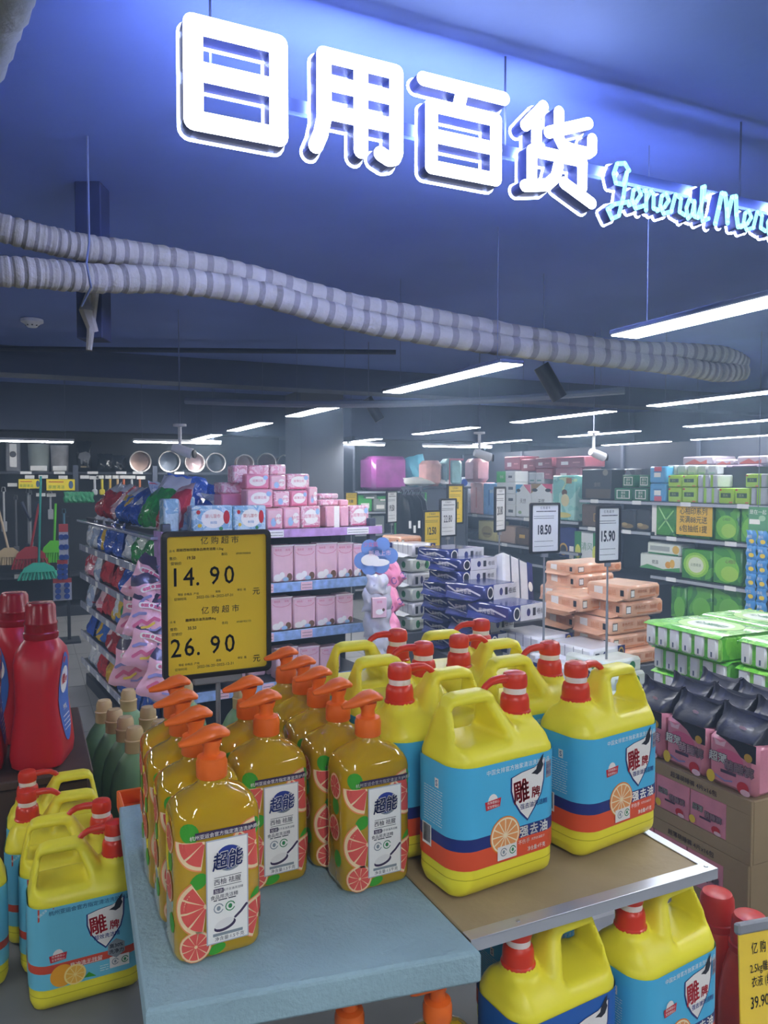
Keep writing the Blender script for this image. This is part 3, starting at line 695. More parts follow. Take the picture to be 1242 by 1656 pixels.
# ------------------------------------------------------------------ orange washing-up bottles
amber = M('amber soap', 'ffcd1e', .03, trans=.5, ior=1.33, spec=.6, coat=1); amber2 = M('amber tube', 'e9b733', .15, trans=.4, ior=1.3)
orp = M('orange plastic', 'ef6f22', .35)
HX, HY, HR = .0525, .0375, .018
def soap_bottle():
    o = empty('soap_bottle')
    mb = MB(); loft(mb, [(0, .042, .028, .014), (.0015, .047, .032, .015), (.006, .051, .0362, .017), (.013, HX, HY, HR), (.166, HX, HY, HR), (.174, .0515, .0368, .02), (.182, .0478, .0345, .022), (.189, .041, .030, .024), (.195, .031, .025, .0235), (.199, .022, .020, .0195), (.203, .0175, .0175, .0174), (.214, .0165, .0165, .0164)], amber)
    b = mb.build('bottle_body', o)
    mb = MB(); mb.lathe([(.0062, .02), (.0062, .150), (.0105, .155), (.0105, .2135)], amber2, n=12); mb.build('dip_tube', b)
    mb = MB(); mb.lathe([(.0178, .208), (.0188, .2095), (.019, .227), (.0175, .2305), (.0175, .2335), (.0105, .236)], orp, n=24); col = mb.build('pump_collar', o)
    mb = MB(); mb.lathe([(.0105, .2345), (.0095, .243), (.012, .249), (.013, .254)], orp, n=16)
    P = [(.021, 0, .258), (.015, 0, .261), (.006, 0, .2635), (-.005, 0, .2615), (-.015, 0, .2575), (-.026, 0, .2545), (-.035, 0, .253), (-.040, 0, .252)]
    mb.tube(P, [(.007, .0035), (.014, .006), (.0175, .0085), (.0175, .0085), (.014, .0072), (.010, .0058), (.0075, .0044), (.0045, .0028)], orp, 16); mb.build('pump_head', col)
    fr = path_rr(HX, HY, HR, .0006); F0 = lambda x, z, _=0: fr(x, z, 0)
    off = lambda k: (lambda x, z, _=0: tuple(np.array(path_rr(HX, HY, HR, .0010 + .0004 * k)(x, z, 0))))
    lab = MB(); lab.geom(*g_rect(-.0175, .020, .0335, .146), INK['silver'], lambda x, z: off(2.2)(x, z)); lab.geom(*g_rect(-.016, .0215, .032, .1445), INK['white'], lambda x, z: off(3)(x, z))
    sv = np.linspace(-.030, .044, 14); lab.geom([(q, z + .0006) for z in (.149, .1575) for q in sv], [(i, i + 1, 15 + i, 14 + i) for i in range(13)], INK['purple'], lambda x, z: off(3)(x, z))
    ln = lab.build('front_label', o)
    tx = MB(); u = off(4); u4 = off(5); u5 = off(6)
    put(tx, text('杭州亚运会官方指定清洁洗护用品', .0058, .004), INK['white'], u, .007, .153)
    tx.geom(*g_ell(.011, .121, .0165, .0155, 24), INK['grey'], lambda x, z: u(x, z)); tx.geom(*g_ell(.0095, .1225, .0155, .0145, 24), INK['blue'], lambda x, z: u4(x, z))
    put(tx, text('超能', .0225, .07, .82), INK['white'], u5, .0085, .1205, rot=R(4), sk=.15); put(tx, text('超能', .0225, .025, .82), INK['navy'], off(7.2), .0085, .1205, rot=R(4), sk=.15)
    for z in (.0995, .0885): tx.geom(*g_rect(-.008, z, .025, z + .0006), INK['dark'], lambda x, q: u(x, q))
    put(tx, text('西柚 祛腥', .0078, .006), INK['dark'], u, .008, .0945)
    tx.geom(*g_rect(-.009, .0805, .003, .0865), INK['purple'], lambda x, z: u(x, z)); put(tx, text('加浓', .005), INK['white'], u4, -.003, .0835)
    put(tx, text('离子去油洗洁精', .0036), INK['dark'], u, .0145, .0835); put(tx, text('食品用洗洁精', .0056, .006), INK['dark'], u, .004, .0765); lines(tx, u, INK['dark'], -.009, .018, .0715, .0718, 1, .0012)
    for dx, c in ((-.003, 'grey'), (.011, 'green')):
        tx.geom(*g_stroke(arc(dx, .0625, .0055, .0055, 20, 335, 10), .0012, 4), INK[c], lambda x, z: u(x, z)); tx.geom(*g_ell(dx, .0625, .0025, .003, 8), INK[c], lambda x, z: u(x, z))
    tx.geom(*g_ell(.0045, .0405, .0135, .0062, 20, t=R(14)), INK['purple'], lambda x, z: u(x, z)); tx.geom(*g_ell(.0035, .0432, .012, .0055, 20, t=R(14)), INK['shield'], lambda x, z: u4(x, z))
    tx.geom(*g_stroke([(.017, .0475), (.024, .053), (.031, .0605)], .003, 4), INK['purple'], lambda x, z: u(x, z))
    tx.geom(*g_rect(-.010, .029, .026, .0325), INK['grey'], lambda x, z: u(x, z)); put(tx, text('净含量:1.5千克', .0056, .0), INK['dark'], u, .010, .0255)
    tx.build('lettering', ln, smooth=False)
    fm = MB(); e = 0
    def fz(k): return [0, 0, 0]
    def wedge(s, z, r, a0, a1, t=0):
        for k, (q, c) in enumerate(((1, 'prind'), (.95, 'ppith'))): fm.geom(*g_ring(s, z, .02, r * q, r * q, 20, a0, a1, t), INK[c], lambda x, y, k=k: off(-.3 + k * .7)(x, y))
        n = max(1, round(9 * (a1 - a0) / 360)); st = (a1 - a0) / n
        for i in range(n): fm.geom(*g_ring(s, z, .12, r * .83, r * .83, 4, a0 + st * i + 2.5, a0 + st * (i + 1) - 2.5, t), INK['pink'], lambda x, y: off(1.1)(x, y))
    lf = lambda s, z, a, L=.024, W=.011: fm.geom(*g_ring(s, z, .02, L / 2, W, 14, t=a), INK['leaf'], lambda x, y: off(-1)(x, y))
    wedge(-.018, .146, .036, 175, 262); wedge(-.017, .068, .036, 120, 262); wedge(-.030, .022, .019, 0, 360); wedge(.045, .132, .033, 95, 275); wedge(.047, .040, .026, 60, 250)
    lf(-.036, .158, R(120), .026, .0105); lf(-.026, .099, R(35), .022, .009); lf(.040, .152, R(50)); lf(.043, .066, R(60), .02, .006); lf(-.005, .013, R(15), .022, .006)
    for s, z in ((-.075, .145), (-.078, .085), (.08, .10), (.075, .04)): wedge(s, z, .018, 0, 360)
    lf(-.074, .117, R(80)); lf(-.068, .045, R(70)); lf(.074, .07, R(100))
    fm.build('grapefruit_print', o, smooth=False)
    return o
sb = soap_bottle(); GB = 'orange soap bottles on the foam slab'
colsB = [([(.202, .934), (.200, 1.022), (.199, 1.112), (.205, 1.198)], 'left column'), ([(.308, 1.060), (.306, 1.148)], 'middle column'), ([(.4385, .995), (.4255, 1.078), (.424, 1.16), (.426, 1.242), (.422, 1.324)], 'right column')]
n0 = True
for pts, cn in colsB:
    for k, (x, y) in enumerate(pts):
        o = sb if n0 else clone(sb, (0, 0, 0)); n0 = False
        o.location = (x, y, T); o.rotation_euler = (0, 0, R(random.uniform(-1.5, 1.5) + (2 if k == 0 else 0)))
        tag(o, 'orange grapefruit soap bottle with orange pump, %s in the %s on blue foam' % ('frontmost' if k == 0 else ORD[k], cn), 'soap bottle', GB)
for k, (x, y) in enumerate(((.47, .845), (.36, .875))):
    o = clone(sb, (x, y, LOW)); tag(o, ['amber soap bottle in the shade under the right corner of the foam', 'amber soap bottle in the shade under the middle of the foam'][k], 'soap bottle', 'soap bottles under the foam')

# ------------------------------------------------------------------ generic goods
def decals(mb, spec, w, h, y):
    """spec entries in fractions of the front face: r(ect) e(llipse) t(ext) s(troke) p(oly)"""
    for k, e in enumerate(spec):
        yy = y - .0006 - .0004 * k; fn = lambda x, z, _=0: (x, yy, z)
        if e[0] == 'r': mb.geom(*g_rect(e[1] * w, e[2] * h, e[3] * w, e[4] * h), e[5], lambda x, z: fn(x, z))
        elif e[0] == 'e': mb.geom(*g_ell(e[1] * w, e[2] * h, e[3] * w, e[4] * h, 18), e[5], lambda x, z: fn(x, z))
        elif e[0] == 't': put(mb, text(e[1], e[4] * h, e[6] if len(e) > 6 else 0, e[7] if len(e) > 7 else 1), e[5], fn, e[2] * w, e[3] * h)
        elif e[0] == 's': mb.geom(*g_stroke([(a * w, b * h) for a, b in e[1]], e[2] * h, 5), e[3], lambda x, z: fn(x, z))
        elif e[0] == 'p': mb.geom(*g_poly([(a * w, b * h) for a, b in e[1]]), e[2], lambda x, z: fn(x, z))
def boxpack(name, w, d, h, mat, spec=(), ch=.012, side=None):
    mb = MB(); mb.box((-w / 2, -d / 2, 0), (w / 2, d / 2, h), mat, ch); o = mb.build(name)
    if spec: mb = MB(); decals(mb, spec, w, h, -d / 2); mb.build('label', o, smooth=False)
    if side: mb = MB(); decals(mb, side, d, h, -w / 2); c = mb.build('side_label', o, smooth=False); c.rotation_euler = (0, 0, R(-90))
    return o
def wallpack(name, rect, p, rz, depth, mat, spec, label, cat, group=None, bottom=None, ch=.012, h=None, side=None):
    n = (math.sin(rz), -math.cos(rz), 0); c, w, z0, z1 = place(rect, p, n, bottom)
    o = boxpack(name, w * .985, depth, (h or z1 - z0) * .99, mat, spec, ch, side)
    o.location = (c[0] - n[0] * depth / 2, c[1] - n[1] * depth / 2, z0); o.rotation_euler = (0, 0, rz)
    return tag(o, label, cat, group)
def pouch(name, w, h, t, mat, seed=0, top=None, topfrac=.25, nu=11, nv=13, parent=None):
    r = random.Random(seed); ph = [r.uniform(0, 6.28) for _ in range(6)]; mb = MB()
    for sg in (-1, 1):
        V = []
        for j in range(nv + 1):
            v = j / nv
            for i in range(nu + 1):
                u = 2 * i / nu - 1
                pr = max(0, (1 - abs(u) ** 3)) ** .7 * (min(1, v / .12) ** .6) * (1 - max(0, (v - .35) / .65) ** 1.6) ** .8 if v < 1 else 0
                wr = .010 * (math.sin(7 * u + ph[0] + 5 * v) + math.sin(11 * v + 4 * u + ph[1]) + .7 * math.sin(17 * u - 9 * v + ph[2])) * (pr ** .5 if pr > 0 else 0)
                nar = 1 - .06 * math.sin(math.pi * v) - (.10 * max(0, (v - .75) / .25))
                V.append((u * w / 2 * nar + .006 * math.sin(9 * v + ph[3]), sg * (t / 2 * pr + wr * t * 6) , v * h + .004 * math.sin(8 * u + ph[4])))
        f = []; ft = []
        for j in range(nv):
            for i in range(nu):
                a = j * (nu + 1) + i; q = (a, a + 1, a + nu + 2, a + nu + 1); q = q if sg < 0 else q[::-1]
                (ft if top and j / nv > 1 - topfrac else f).append(q)
        if top:
            o = len(mb.v); mb.geom(V, f, mat); k = mb.mi(top); mb.f += [tuple(i + o for i in q) for q in ft]; mb.m += [k] * len(ft)
        else: mb.geom(V, f, mat)
    return mb.build(name, parent)
PV = dict(pinkA=M('pink film', 'ecb2c1', .35, coat=.4, bump=.15, var=.08), pinkB=M('pink card', 'eac3cc', .5, var=.05), pinkC=M('deep pink film', 'e692ae', .3, coat=.4, bump=.2), pinkp=patch('pink print', ['efc3cf', 'f4d9de', 'e6a3b8', 'f3cdd6'], 30, bump=.25),
          wipes=patch('blue wipes film', ['a9cfe6', 'c4e0ee', '8fbfdf', 'd8ecf4'], 14, bump=.4), lav=M('lavender print', 'b893c8', .5, var=.2, vscale=25), dk=M('gondola metal', '3a3f4a', .5, metal=.2), clear=M('clear lip', 'b9bfd6', .15, spec=.8, coat=.5, var=.2, vscale=20),
          white=M('white card', 'eef0ee', .5), yellow=M('yellow card', 'f6d236', .5, var=.04, vscale=8, coat=.3), frame=M('sign frame', '25272c', .4), greyp=M('grey plastic', '888b90', .45))
W_, LB, PK, RD, DK, BR, GN, YL = INK['white'], M('ink lightblue', '9fc4e2', .5), M('ink rose', 'd9668a', .5), INK['red'], INK['dark'], M('ink brown', '7a5a40', .5), INK['green'], M('ink yellow', 'e8c93a', .5)

# ------------------------------------------------------------------ price signs on poles
def price_sign(rect, D, rz, price, yellow, label, zb, two=False, bold=True):
    xm, ym = (rect[0] + rect[2]) / 2, (rect[1] + rect[3]) / 2
    p = at(xm, ym, D=D); n = (math.sin(rz), -math.cos(rz), 0); c, w, z0, z1 = place(rect, p, n); h = z1 - z0
    o = empty('price_sign', (c[0], c[1], zb), rz); fr = .045 * h if not two else .032 * h
    zz = z0 - zb; mb = MB()
    N = rrect(w / 2, h / 2, .04 * h, 0, k=4); I = rrect(w / 2 - fr, h / 2 - fr, .02 * h, 0, k=4)
    rings = [[(x, y0, z + zz + h / 2) for x, z, _ in P] for P, y0 in ((N, .008), (N, -.006), (I, -.008), (I, .008))]
    k = len(N); v = [q for r_ in rings for q in r_]; f = []
    for a in range(4):
        b = (a + 1) % 4
        for j in range(k): f.append((a * k + j, b * k + j, b * k + (j + 1) % k, a * k + (j + 1) % k))
    mb.geom(v, f, PV['frame']); mb.build('frame', o)
    mb = MB(); mb.box((-w / 2 + fr * .8, -.002, zz + fr * .8), (w / 2 - fr * .8, .004, zz + h - fr * .8), PV['yellow'] if yellow else PV['white']); card = mb.build('card', o, smooth=False)
    tx = MB(); fn = lambda x, z, _=0: (x, -.0026, z + zz); L = lambda s, x, z, size, b=0, ww=1, sp=1: put(tx, text(s, size * h, b, ww, sp), DK, fn, x * w, z * h)
    if two:
        for dz, nm, code, old, new, dt in ((0, '超能西柚祛腥食品用洗洁精 1.5kg', '6910019008343', '19.50', '14.90', '2022-06-18~2022-07-31'), (-.475, '雕牌强去油洗洁精4kg', '6910019021733', '33.50', '26.90', '2022-06-20~2022-12-31')):
            L('亿 购 超 市', .02, .935 + dz, .055, .0); L('品 名', -.41, .872 + dz, .017); L(nm, -.16, .875 + dz, .022, .01); L('售价:', -.40, .822 + dz, .024); L(old, -.24, .822 + dz, .030, .02, .9)
            L('条码', .06, .838 + dz, .022); L(code, .24, .838 + dz, .020, 0, .8); L('促销价', -.375, .788 + dz, .024)
            for ch, x in zip(new, (-.385, -.265, -.185, -.03, .105)): L(ch, x, (.695 if ch != '.' else .644) + dz, .175, .010, .88)
            L('等级 合格品  产地', -.27, .578 + dz, .018); L('规格', .0, .583 + dz, .018); L('单位  瓶', .22, .586 + dz, .018); L('元', .36, .568 + dz, .055, .01); L('促销时间:', -.34, .548 + dz, .020); L(dt, -.03, .553 + dz, .026)
    else:
        L('亿 购 超 市', 0, .90, .055, 0, .9); lines(tx, fn, DK, -.3 * w, .36 * w, .82 * h, .821 * h, 1, .018 * h, 3); lines(tx, fn, DK, -.38 * w, .30 * w, .69 * h, .73 * h, 2, .010 * h, 7)
        L(price, -.02, .47, .26, .04 if bold else .01, .60); lines(tx, fn, DK, -.36 * w, .28 * w, .14 * h, .24 * h, 2, .008 * h, 5)
    tx.build('lettering', card, smooth=False)
    mb = MB(); mb.box((-.11 * w if not two else -.23 * w, -.005, zz - .07 * h if not two else zz - .05 * h), (.11 * w if not two else .22 * w, .012, zz + .01 * h), PV['greyp'], .003); mb.build('clip', o)
    mb = MB(); mb.lathe([(.0065, .004), (.0065, (z0 - zb) * .62), (.005, (z0 - zb) * .62), (.005, zz)], PV['greyp'], (0, .004, 0), 10); mb.build('pole', o)
    mb = MB(); mb.lathe([(.0, 0), (.06, 0), (.06, .003), (.02, .006), (.0, .006)], PV['greyp'], n=20); mb.build('base_plate', o)
    return tag(o, label, 'price sign', 'price signs on poles')
price_sign((262, 858, 437, 1093), 1.56, R(2), '', True, 'large yellow price card reading 14.90 and 26.90 behind the orange bottles', LOW, True)

# ------------------------------------------------------------------ gondola shelf with pink goods
TH = R(6.4); GX, GY = .66, 4.2
def gw(x, y, z): return (GX + x * math.cos(TH) - y * math.sin(TH), GY + x * math.sin(TH) + y * math.cos(TH), z)
def gpl(y): return gw(0, y, 1)
gon = empty('gondola_shelf', gw(0, 0, 0), TH); dk = PV['dk']
mb = MB(); mb.box((.0, .02, 0), (1.32, 2.25, .09), dk, .004); mb.build('plinth', gon, smooth=False)
mb = MB(); mb.box((.36, .40, .09), (1.32, 2.25, 1.292), dk); mb.build('core_panel', gon, smooth=False)
mb = MB(); mb.box((.02, .0, 1.292), (1.32, 2.25, 1.318), dk, .003); mb.build('top_deck', gon, smooth=False)
for x in (.02, 1.30):
    mb = MB(); mb.box((x - .02, .01, .09), (x + .025, .05, 1.37), M('upright steel', '5a6170', .4, metal=.4), .003); mb.build('upright', gon, smooth=False)
def strip(par, x0, x1, y, z, hgt, mat, cards):
    mb = MB(); mb.box((x0, y - .012, z - hgt), (x1, y - .002, z + .004), mat, .002); s = mb.build('price_strip', par, smooth=False)
    for k, (a, b, m_) in enumerate(cards):
        mb = MB(); fr = lambda q: x0 + (x1 - x0) * q; mb.box((fr(a), y - .0145, z - hgt + .004), (fr(b), y - .0125, z), m_); lines(mb, lambda x, zz, _=0: (x, y - .0150, zz), DK, fr(a) + .008, fr(b) - .006, z - hgt * .7, z - hgt * .35, 2, .003, k + 3); mb.build('price_card', par, smooth=False)
dk2 = bpy.data.objects['top_deck']
strip(dk2, .1, 1.36, 0, 1.318, .045, PV['lav'], ((.36, .47, PV['white']), (.80, .92, PV['white'])))
sh_z = (1.005, .72, .43)
for k, z in enumerate(sh_z):
    mb = MB(); mb.box((.04, .02, z - .02), (1.28, .40, z), dk, .003); s = mb.build('front_shelf', gon, smooth=False)
    strip(s, .04, 1.28, .02, z, .052, M('blue print strip', '8fb0dc', .5, var=.25, vscale=30), ((.42, .48, PV['pinkB']), (.62, .68, PV['pinkB']), (.2, .26, PV['pinkB'])))
side_z = (1.10, .88, .655, .43, .21)
for z in side_z:
    mb = MB(); mb.box((-.02, .06, z - .018), (.36, 2.25, z), dk, .002); s = mb.build('side_shelf', gon, smooth=False)
    mb = MB(); mb.box((-.034, .06, z - .035), (-.022, 2.25, z + .012), PV['clear'], .002); mb.build('clear_lip', s, smooth=False)
    for q in range(6):
        mb = MB(); mb.box((-.037, .2 + q * .34, z - .03), (-.0345, .27 + q * .34, z + .006), PV['white']); mb.build('price_card', s, smooth=False)
mb = MB(); mb.box((-.05, .06, 1.285), (.02, 2.25, 1.300), PV['clear'], .002); mb.build('clear_lip', gon, smooth=False)
mb = MB(); mb.box((-.012, -.012, .86), (.0, .14, 1.33), PV['lav'], .002); mb.build('corner_board', gon, smooth=False)
mb = MB()
for i in range(5): mb.box((.98 + i * .075, .395, 1.02), (.984 + i * .075, .399, 1.29), DK)
for i in range(3): mb.box((.98, .394, 1.08 + i * .08), (1.28, .398, 1.084 + i * .08), DK)
mb.build('wire_grid', gon, smooth=False)
tag(gon, 'dark metal gondola shelf holding pink pads in front and bright bags at its side', 'shelf')

padspec = [('s', [(-.42, .8), (-.3, .73), (0, .70), (.3, .73), (.42, .8)], .012, PK), ('t', '薄棉柔', -.22, .87, .07, PK), ('t', '夜用', .22, .87, .07, PK), ('e', -.25, .13, .2, .1, W_), ('e', -.05, .19, .13, .09, W_), ('e', .3, .14, .13, .10, BR), ('e', .12, .08, .14, .06, LB), ('r', -.5, .965, .5, 1, W_)]
rowsP = ((((440, 881, 475, 925), (476, 880, 511, 923), (511, 877, 546, 920), (546, 877, 571, 917), (571.5, 879, 588, 915)), 0, 'top'), (((438, 965, 473, 1011), (474, 965, 511, 1009), (511.5, 964, 543, 1004), (543.5, 960, 572, 1000)), 1, 'middle'), (((447, 1046, 482, 1084), (483, 1045, 517, 1082), (518, 1045, 551, 1080)), 2, 'bottom'))
for rects, k, nm in rowsP:
    for i, rc in enumerate(rects):
        wallpack('pad_pack', rc, gpl(.05), TH, .09, PV['pinkB'], padspec, 'pale pink pad pack with flower print, %s from the left on the %s pink shelf' % (ORD[i], nm), 'pad pack', 'pink pad packs on the %s shelf' % nm, bottom=sh_z[k], ch=.008)
    for i in range(5):
        o = boxpack('pad_pack', .115, .09, .145, PV['pinkB'], (), .008); o.location = gw(.42 + i * .125 + .06, .24, sh_z[k]); o.rotation_euler = (0, 0, TH)
        tag(o, 'pink pad pack in the rear row of the %s pink shelf, %s from left' % (nm, ORD[i]), 'pad pack', 'rear pad packs on the %s shelf' % nm)
# pile of pink boxes and blue wipes on top
pk1 = [('r', -.4, .55, .4, .9, PV['pinkB']), ('e', -.1, .35, .16, .2, LB), ('e', .22, .5, .2, .25, W_), ('t', '护垫', .22, .5, .22, PK), ('r', -.42, .07, .3, .12, PK)]
pk2 = [('e', 0, .52, .36, .33, W_), ('t', '超薄日用', 0, .55, .18, PK), ('r', -.4, .06, .4, .14, PK), ('e', .33, .75, .1, .14, LB)]
wp_ = [('e', .02, .5, .3, .36, W_), ('t', '婴儿湿巾', .0, .6, .15, RD), ('t', '80抽', .02, .36, .13, M('ink sky', '4c8fc0', .5)), ('e', .34, .55, .08, .26, RD), ('e', -.35, .75, .05, .08, RD), ('e', -.32, .25, .05, .07, YL), ('e', .2, .12, .05, .07, GN)]
ZT = 1.318
pile = [('wet_wipes_pack', (310, 817, 377, 852), .03, 0, PV['wipes'], wp_, 'pale blue wipes pack, left of the two flat in front on the pink gondola top'), ('wet_wipes_pack', (377.5, 817, 431, 850), .03, 0, PV['wipes'], wp_, 'pale blue wipes pack, right of the two flat in front on the gondola top'),
        ('wet_wipes_pack', (265, 806, 290, 847), .09, 0, PV['wipes'], (), 'pale blue wipes pack standing on end at the front left of the gondola top'), ('wet_wipes_pack', (291, 803, 316, 847), .17, 0, PV['wipes'], (), 'tall pale blue wipes pack behind the flat wipes packs')]
r1 = [(431.5, 822, 458, 849), (459, 820, 486, 849), (487, 818, 519, 847), (527, 818, 549, 844), (550, 819, 565, 843), (566, 817, 597, 842)]
for i, rc in enumerate(r1): pile.append(('pad_box', rc, .03 + .006 * i, 0, PV['pinkp'] if i in (2, 5) else PV['pinkA'], (pk1, pk1, pk2, [('r', .1, .0, .5, 1, W_)], (), pk2)[i], 'small pink pad box, %s from the left in the bottom row of the pile' % ORD[i]))
for nm, rs, y in (('second', [(399, 791, 442, 821), (443, 794, 469, 820), (470, 793, 498, 819), (499, 787, 514, 818)], .10), ('third', [(397, 766, 436, 791), (436.5, 768, 463, 793), (465, 766, 501, 792)], .14), ('top', [(377, 752, 401, 781), (401.5, 752, 436, 768), (436.5, 751, 463, 768)], .19), ('left', [(358, 780, 392, 798), (358, 797.5, 398, 821)], .26)):
    for i, rc in enumerate(rs): pile.append(('pad_box', rc, y, None, (PV['pinkA'], PV['pinkp'], PV['pinkC'])[(i + len(nm)) % 3] if nm != 'top' else PV['pinkp'], (pk2, pk1)[i % 2] if nm not in ('top', 'left') else (), 'pink pad box, %s from left in the %s row of the gondola pile' % (ORD[i], nm)))
pile += [('pad_pack', (516, 807.5, 548, 817.5), .08, None, PV['pinkp'], (), 'thin flat pink pack, lower of two lying on the bottom row of boxes'), ('pad_pack', (516, 798, 548, 807), .08, None, PV['pinkp'], (), 'thin flat pink pack, upper of two lying on the bottom row of boxes'), ('pad_pack', (549.5, 808, 564, 818.5), .08, None, PV['pinkA'], (), 'small pink pack lying right of the two thin flat packs')]
for nm, rc, y, b, m_, sp, lb in pile:
    wallpack(nm, rc, gpl(y), TH, .10 if y < .2 else .14, m_, sp, lb, 'wipes pack' if 'wipes' in nm else 'pad box' if nm == 'pad_box' else 'pad pack', 'wipes packs on the gondola' if 'wipes' in nm else 'pink boxes piled on the gondola', bottom=ZT if b == 0 else None, ch=.008)
# rear boxes that carry the upper rows
mb = MB(); mb.box((.36, .27, ZT), (.86, .42, ZT + .135), M('plain carton', 'a08060', .7), .004); c = mb.build('carton'); c.location = gw(0, 0, 0); c.rotation_euler = (0, 0, TH); tag(c, 'low brown carton behind the pink boxes carrying their upper rows', 'carton')

# bright refill bags on the side shelves
bagm = [patch('bag blue', ['1a48a8', '2058c4', '1d4fb4', 'c8d8ee'], 6, bump=.8), patch('bag red', ['b81c28', 'cc2a36', 'a81a26', 'ecd0d4'], 6, bump=.8), patch('bag green', ['1c8a38', '28a848', '228f40', 'e2efe4'], 6, bump=.8), patch('bag white', ['ccd6e6', 'e6ebf2', 'aabcd8', 'd0596a'], 8, bump=.8), patch('bag mixed', ['2257b4', '2f6ac8', 'e0b92c', 'e5e9ee'], 6, bump=.8), patch('bag pinkred', ['e08a9c', 'ecc4cc', 'd0344a', 'f4e4e8'], 7, bump=.8), patch('bag yellow', ['dab01e', 'e6c43a', 'd8a81c', 'c23a2a'], 6, bump=.8)]
milky = M('milky bag top', 'd4dae4', .2, coat=.6, bump=.5, bscale=30)
names = ['blue', 'red', 'green and white', 'white', 'blue and yellow', 'pink and red', 'yellow']
pm = [[pouch('refill_bag', .2, .235, .085, m_, s * 7 + i, milky if i in (1, 2, 4) else None, .34) for i, m_ in enumerate(bagm)] for s in range(1)][0]
for o in pm: o.location = (0, 0, -50)
seq = {1.318: [1, 1, 5, 4, 0, 0, 2, 2, 5], 1.10: [3, 3, 4, 0, 0, 3, 2, 2], .88: [5, 3, 1, 1, 0, 4, 4], .655: [3, 5, 1, 4, 2, 0, 4], .43: [0, 4, 1, 6, 4, 0], .21: [3, 1, 6, 0, 4, 0]}
shelfn = {1.318: 'top deck', 1.10: 'first shelf below the deck', .88: 'second shelf below the deck', .655: 'third shelf below the deck', .43: 'fourth shelf below the deck', .21: 'lowest shelf'}
used = set()
for z, sq in seq.items():
    n = len(sq)
    for i, k in enumerate(sq):
        y = 2.12 - (2.12 - .16) * (i + .5) / n + random.uniform(-.02, .02); x = .01 + random.uniform(-.015, .015) + (.07 if z > 1.3 else 0)
        s = 1.2 + random.uniform(-.08, .12) if z > 1.3 else 1.0 + random.uniform(-.06, .05)
        tl = R(-30 if z > 1.3 else -10 + random.uniform(-6, 4))
        lb = '%s refill bag, %s from far end, on the %s' % (names[k], ORD[i], shelfn[z])
        o = pm[k] if k not in used else clone(pm[k], (0, 0, 0)); used.add(k)
        o.location = gw(x, y, z + .004); o.rotation_euler = (tl, R(random.uniform(-9, 9)), TH - R(90) + R(random.uniform(-18, 18))); o.scale = (s * 1.2, s * 1.15, s)
        tag(o, lb, 'refill bag', 'bright refill bags on the side shelves')
for i, (px, py, D, k, sc, rx, rz) in enumerate(((320, 800, 4.9, 0, 1.5, -35, 15), (352, 806, 4.85, 0, 1.1, -30, -20), (285, 822, 4.6, 3, 1.2, -30, 40), (250, 842, 4.45, 2, 1.35, -28, -60))):
    q = at(px, py, D=D); o = clone(pm[k], (q[0], q[1], ZT + .03), (R(rx), R(6), R(rz)), scale=(sc, sc, sc)); tag(o, 'large %s bag upright in the heap behind the wipes, %s from right' % (names[k], ORD[[1, 0, 2, 3][i]]), 'refill bag', 'bags heaped on the gondola deck')
# loose heap of bags on the deck behind the wipes
for i, (x, y, k, rz, dz) in enumerate(((.30, 1.35, 0, 20, 0), (.48, 1.05, 0, 70, .02), (.32, .95, 2, -30, .03), (.52, .72, 3, 10, 0), (.40, 1.6, 0, 100, .0), (.62, 1.25, 0, 40, .05), (.25, .62, 3, -10, .0), (.60, .55, 3, 25, .02))):
    o = clone(pm[k], gw(x, y, ZT + .06 + dz), (R(-62), R(8), R(rz)))
    tag(o, '%s bag lying in the heap on the gondola deck, %s from near end' % (names[k], ORD[[7, 4, 3, 2, 6, 5, 1, 0].index(i)]), 'refill bag', 'bags heaped on the gondola deck')
# pink hanging bags at the corner
pf = M('pink bag film', 'f0b6c4', .3, coat=.5, bump=.3, bscale=25); dkf = M('dark bag film', '3d3450', .3, coat=.5, bump=.3, bscale=25)
def pink_bag(seed):
    o = pouch('pink_bag', .21, .25, .06, pf, seed, dkf, .24); mb = MB()
    f = lambda x, z, _=0: (x, -.034 - .004 * math.cos(x * 18), z)
    for pts, w, m_ in (([(-.06, .05), (-.03, .085), (.0, .075), (.03, .11), (.055, .105)], .018, PK), ([(-.02, .05), (.01, .06), (.035, .085)], .012, YL), ([(-.075, .10), (-.05, .12), (-.02, .125)], .016, M('ink lilac', '8f8fc4', .5)), ([(.02, .045), (.05, .05), (.07, .07)], .01, M('ink lilac')), ([(-.05, .165), (.0, .172), (.06, .165)], .03, W_), ([(-.045, .165), (.0, .172), (.055, .165)], .018, PK)):
        mb.geom(*g_stroke(pts, w, 6), m_, lambda x, z: f(x, z))
    mb.build('print', o, smooth=False); return o
pb = pink_bag(3)
for i, (px, py, D, rx, ry, rz, lb) in enumerate(((222, 972, 4.15, -8, 28, -28, 'uppermost pink bag hanging at the gondola corner, turned to the left'), (232, 1032, 4.05, -14, 14, -12, 'large pink bag hanging just below the uppermost one at the corner'), (228, 1082, 4.0, -14, 20, -10, 'pink bag third from the top at the gondola corner'),
                                             (207, 1112, 4.1, -8, 10, -25, 'pink bag low at the corner, furthest to the left'), (250, 1132, 3.95, -10, 24, -5, 'lowest pink bag at the corner, behind the orange pump'), (255, 1000, 4.12, -8, -8, 0, 'pink bag half hidden by the left edge of the yellow price card'), (215, 1030, 4.25, -6, 12, -35, 'pink bag tucked behind the large pink bag at the corner'))):
    o = pb if i == 0 else clone(pb, (0, 0, 0)); o.location = at(px, py, D=D); o.rotation_euler = (R(rx), R(ry), R(rz)); tag(o, lb, 'bag', 'pink bags hanging at the gondola corner')
mb = MB()
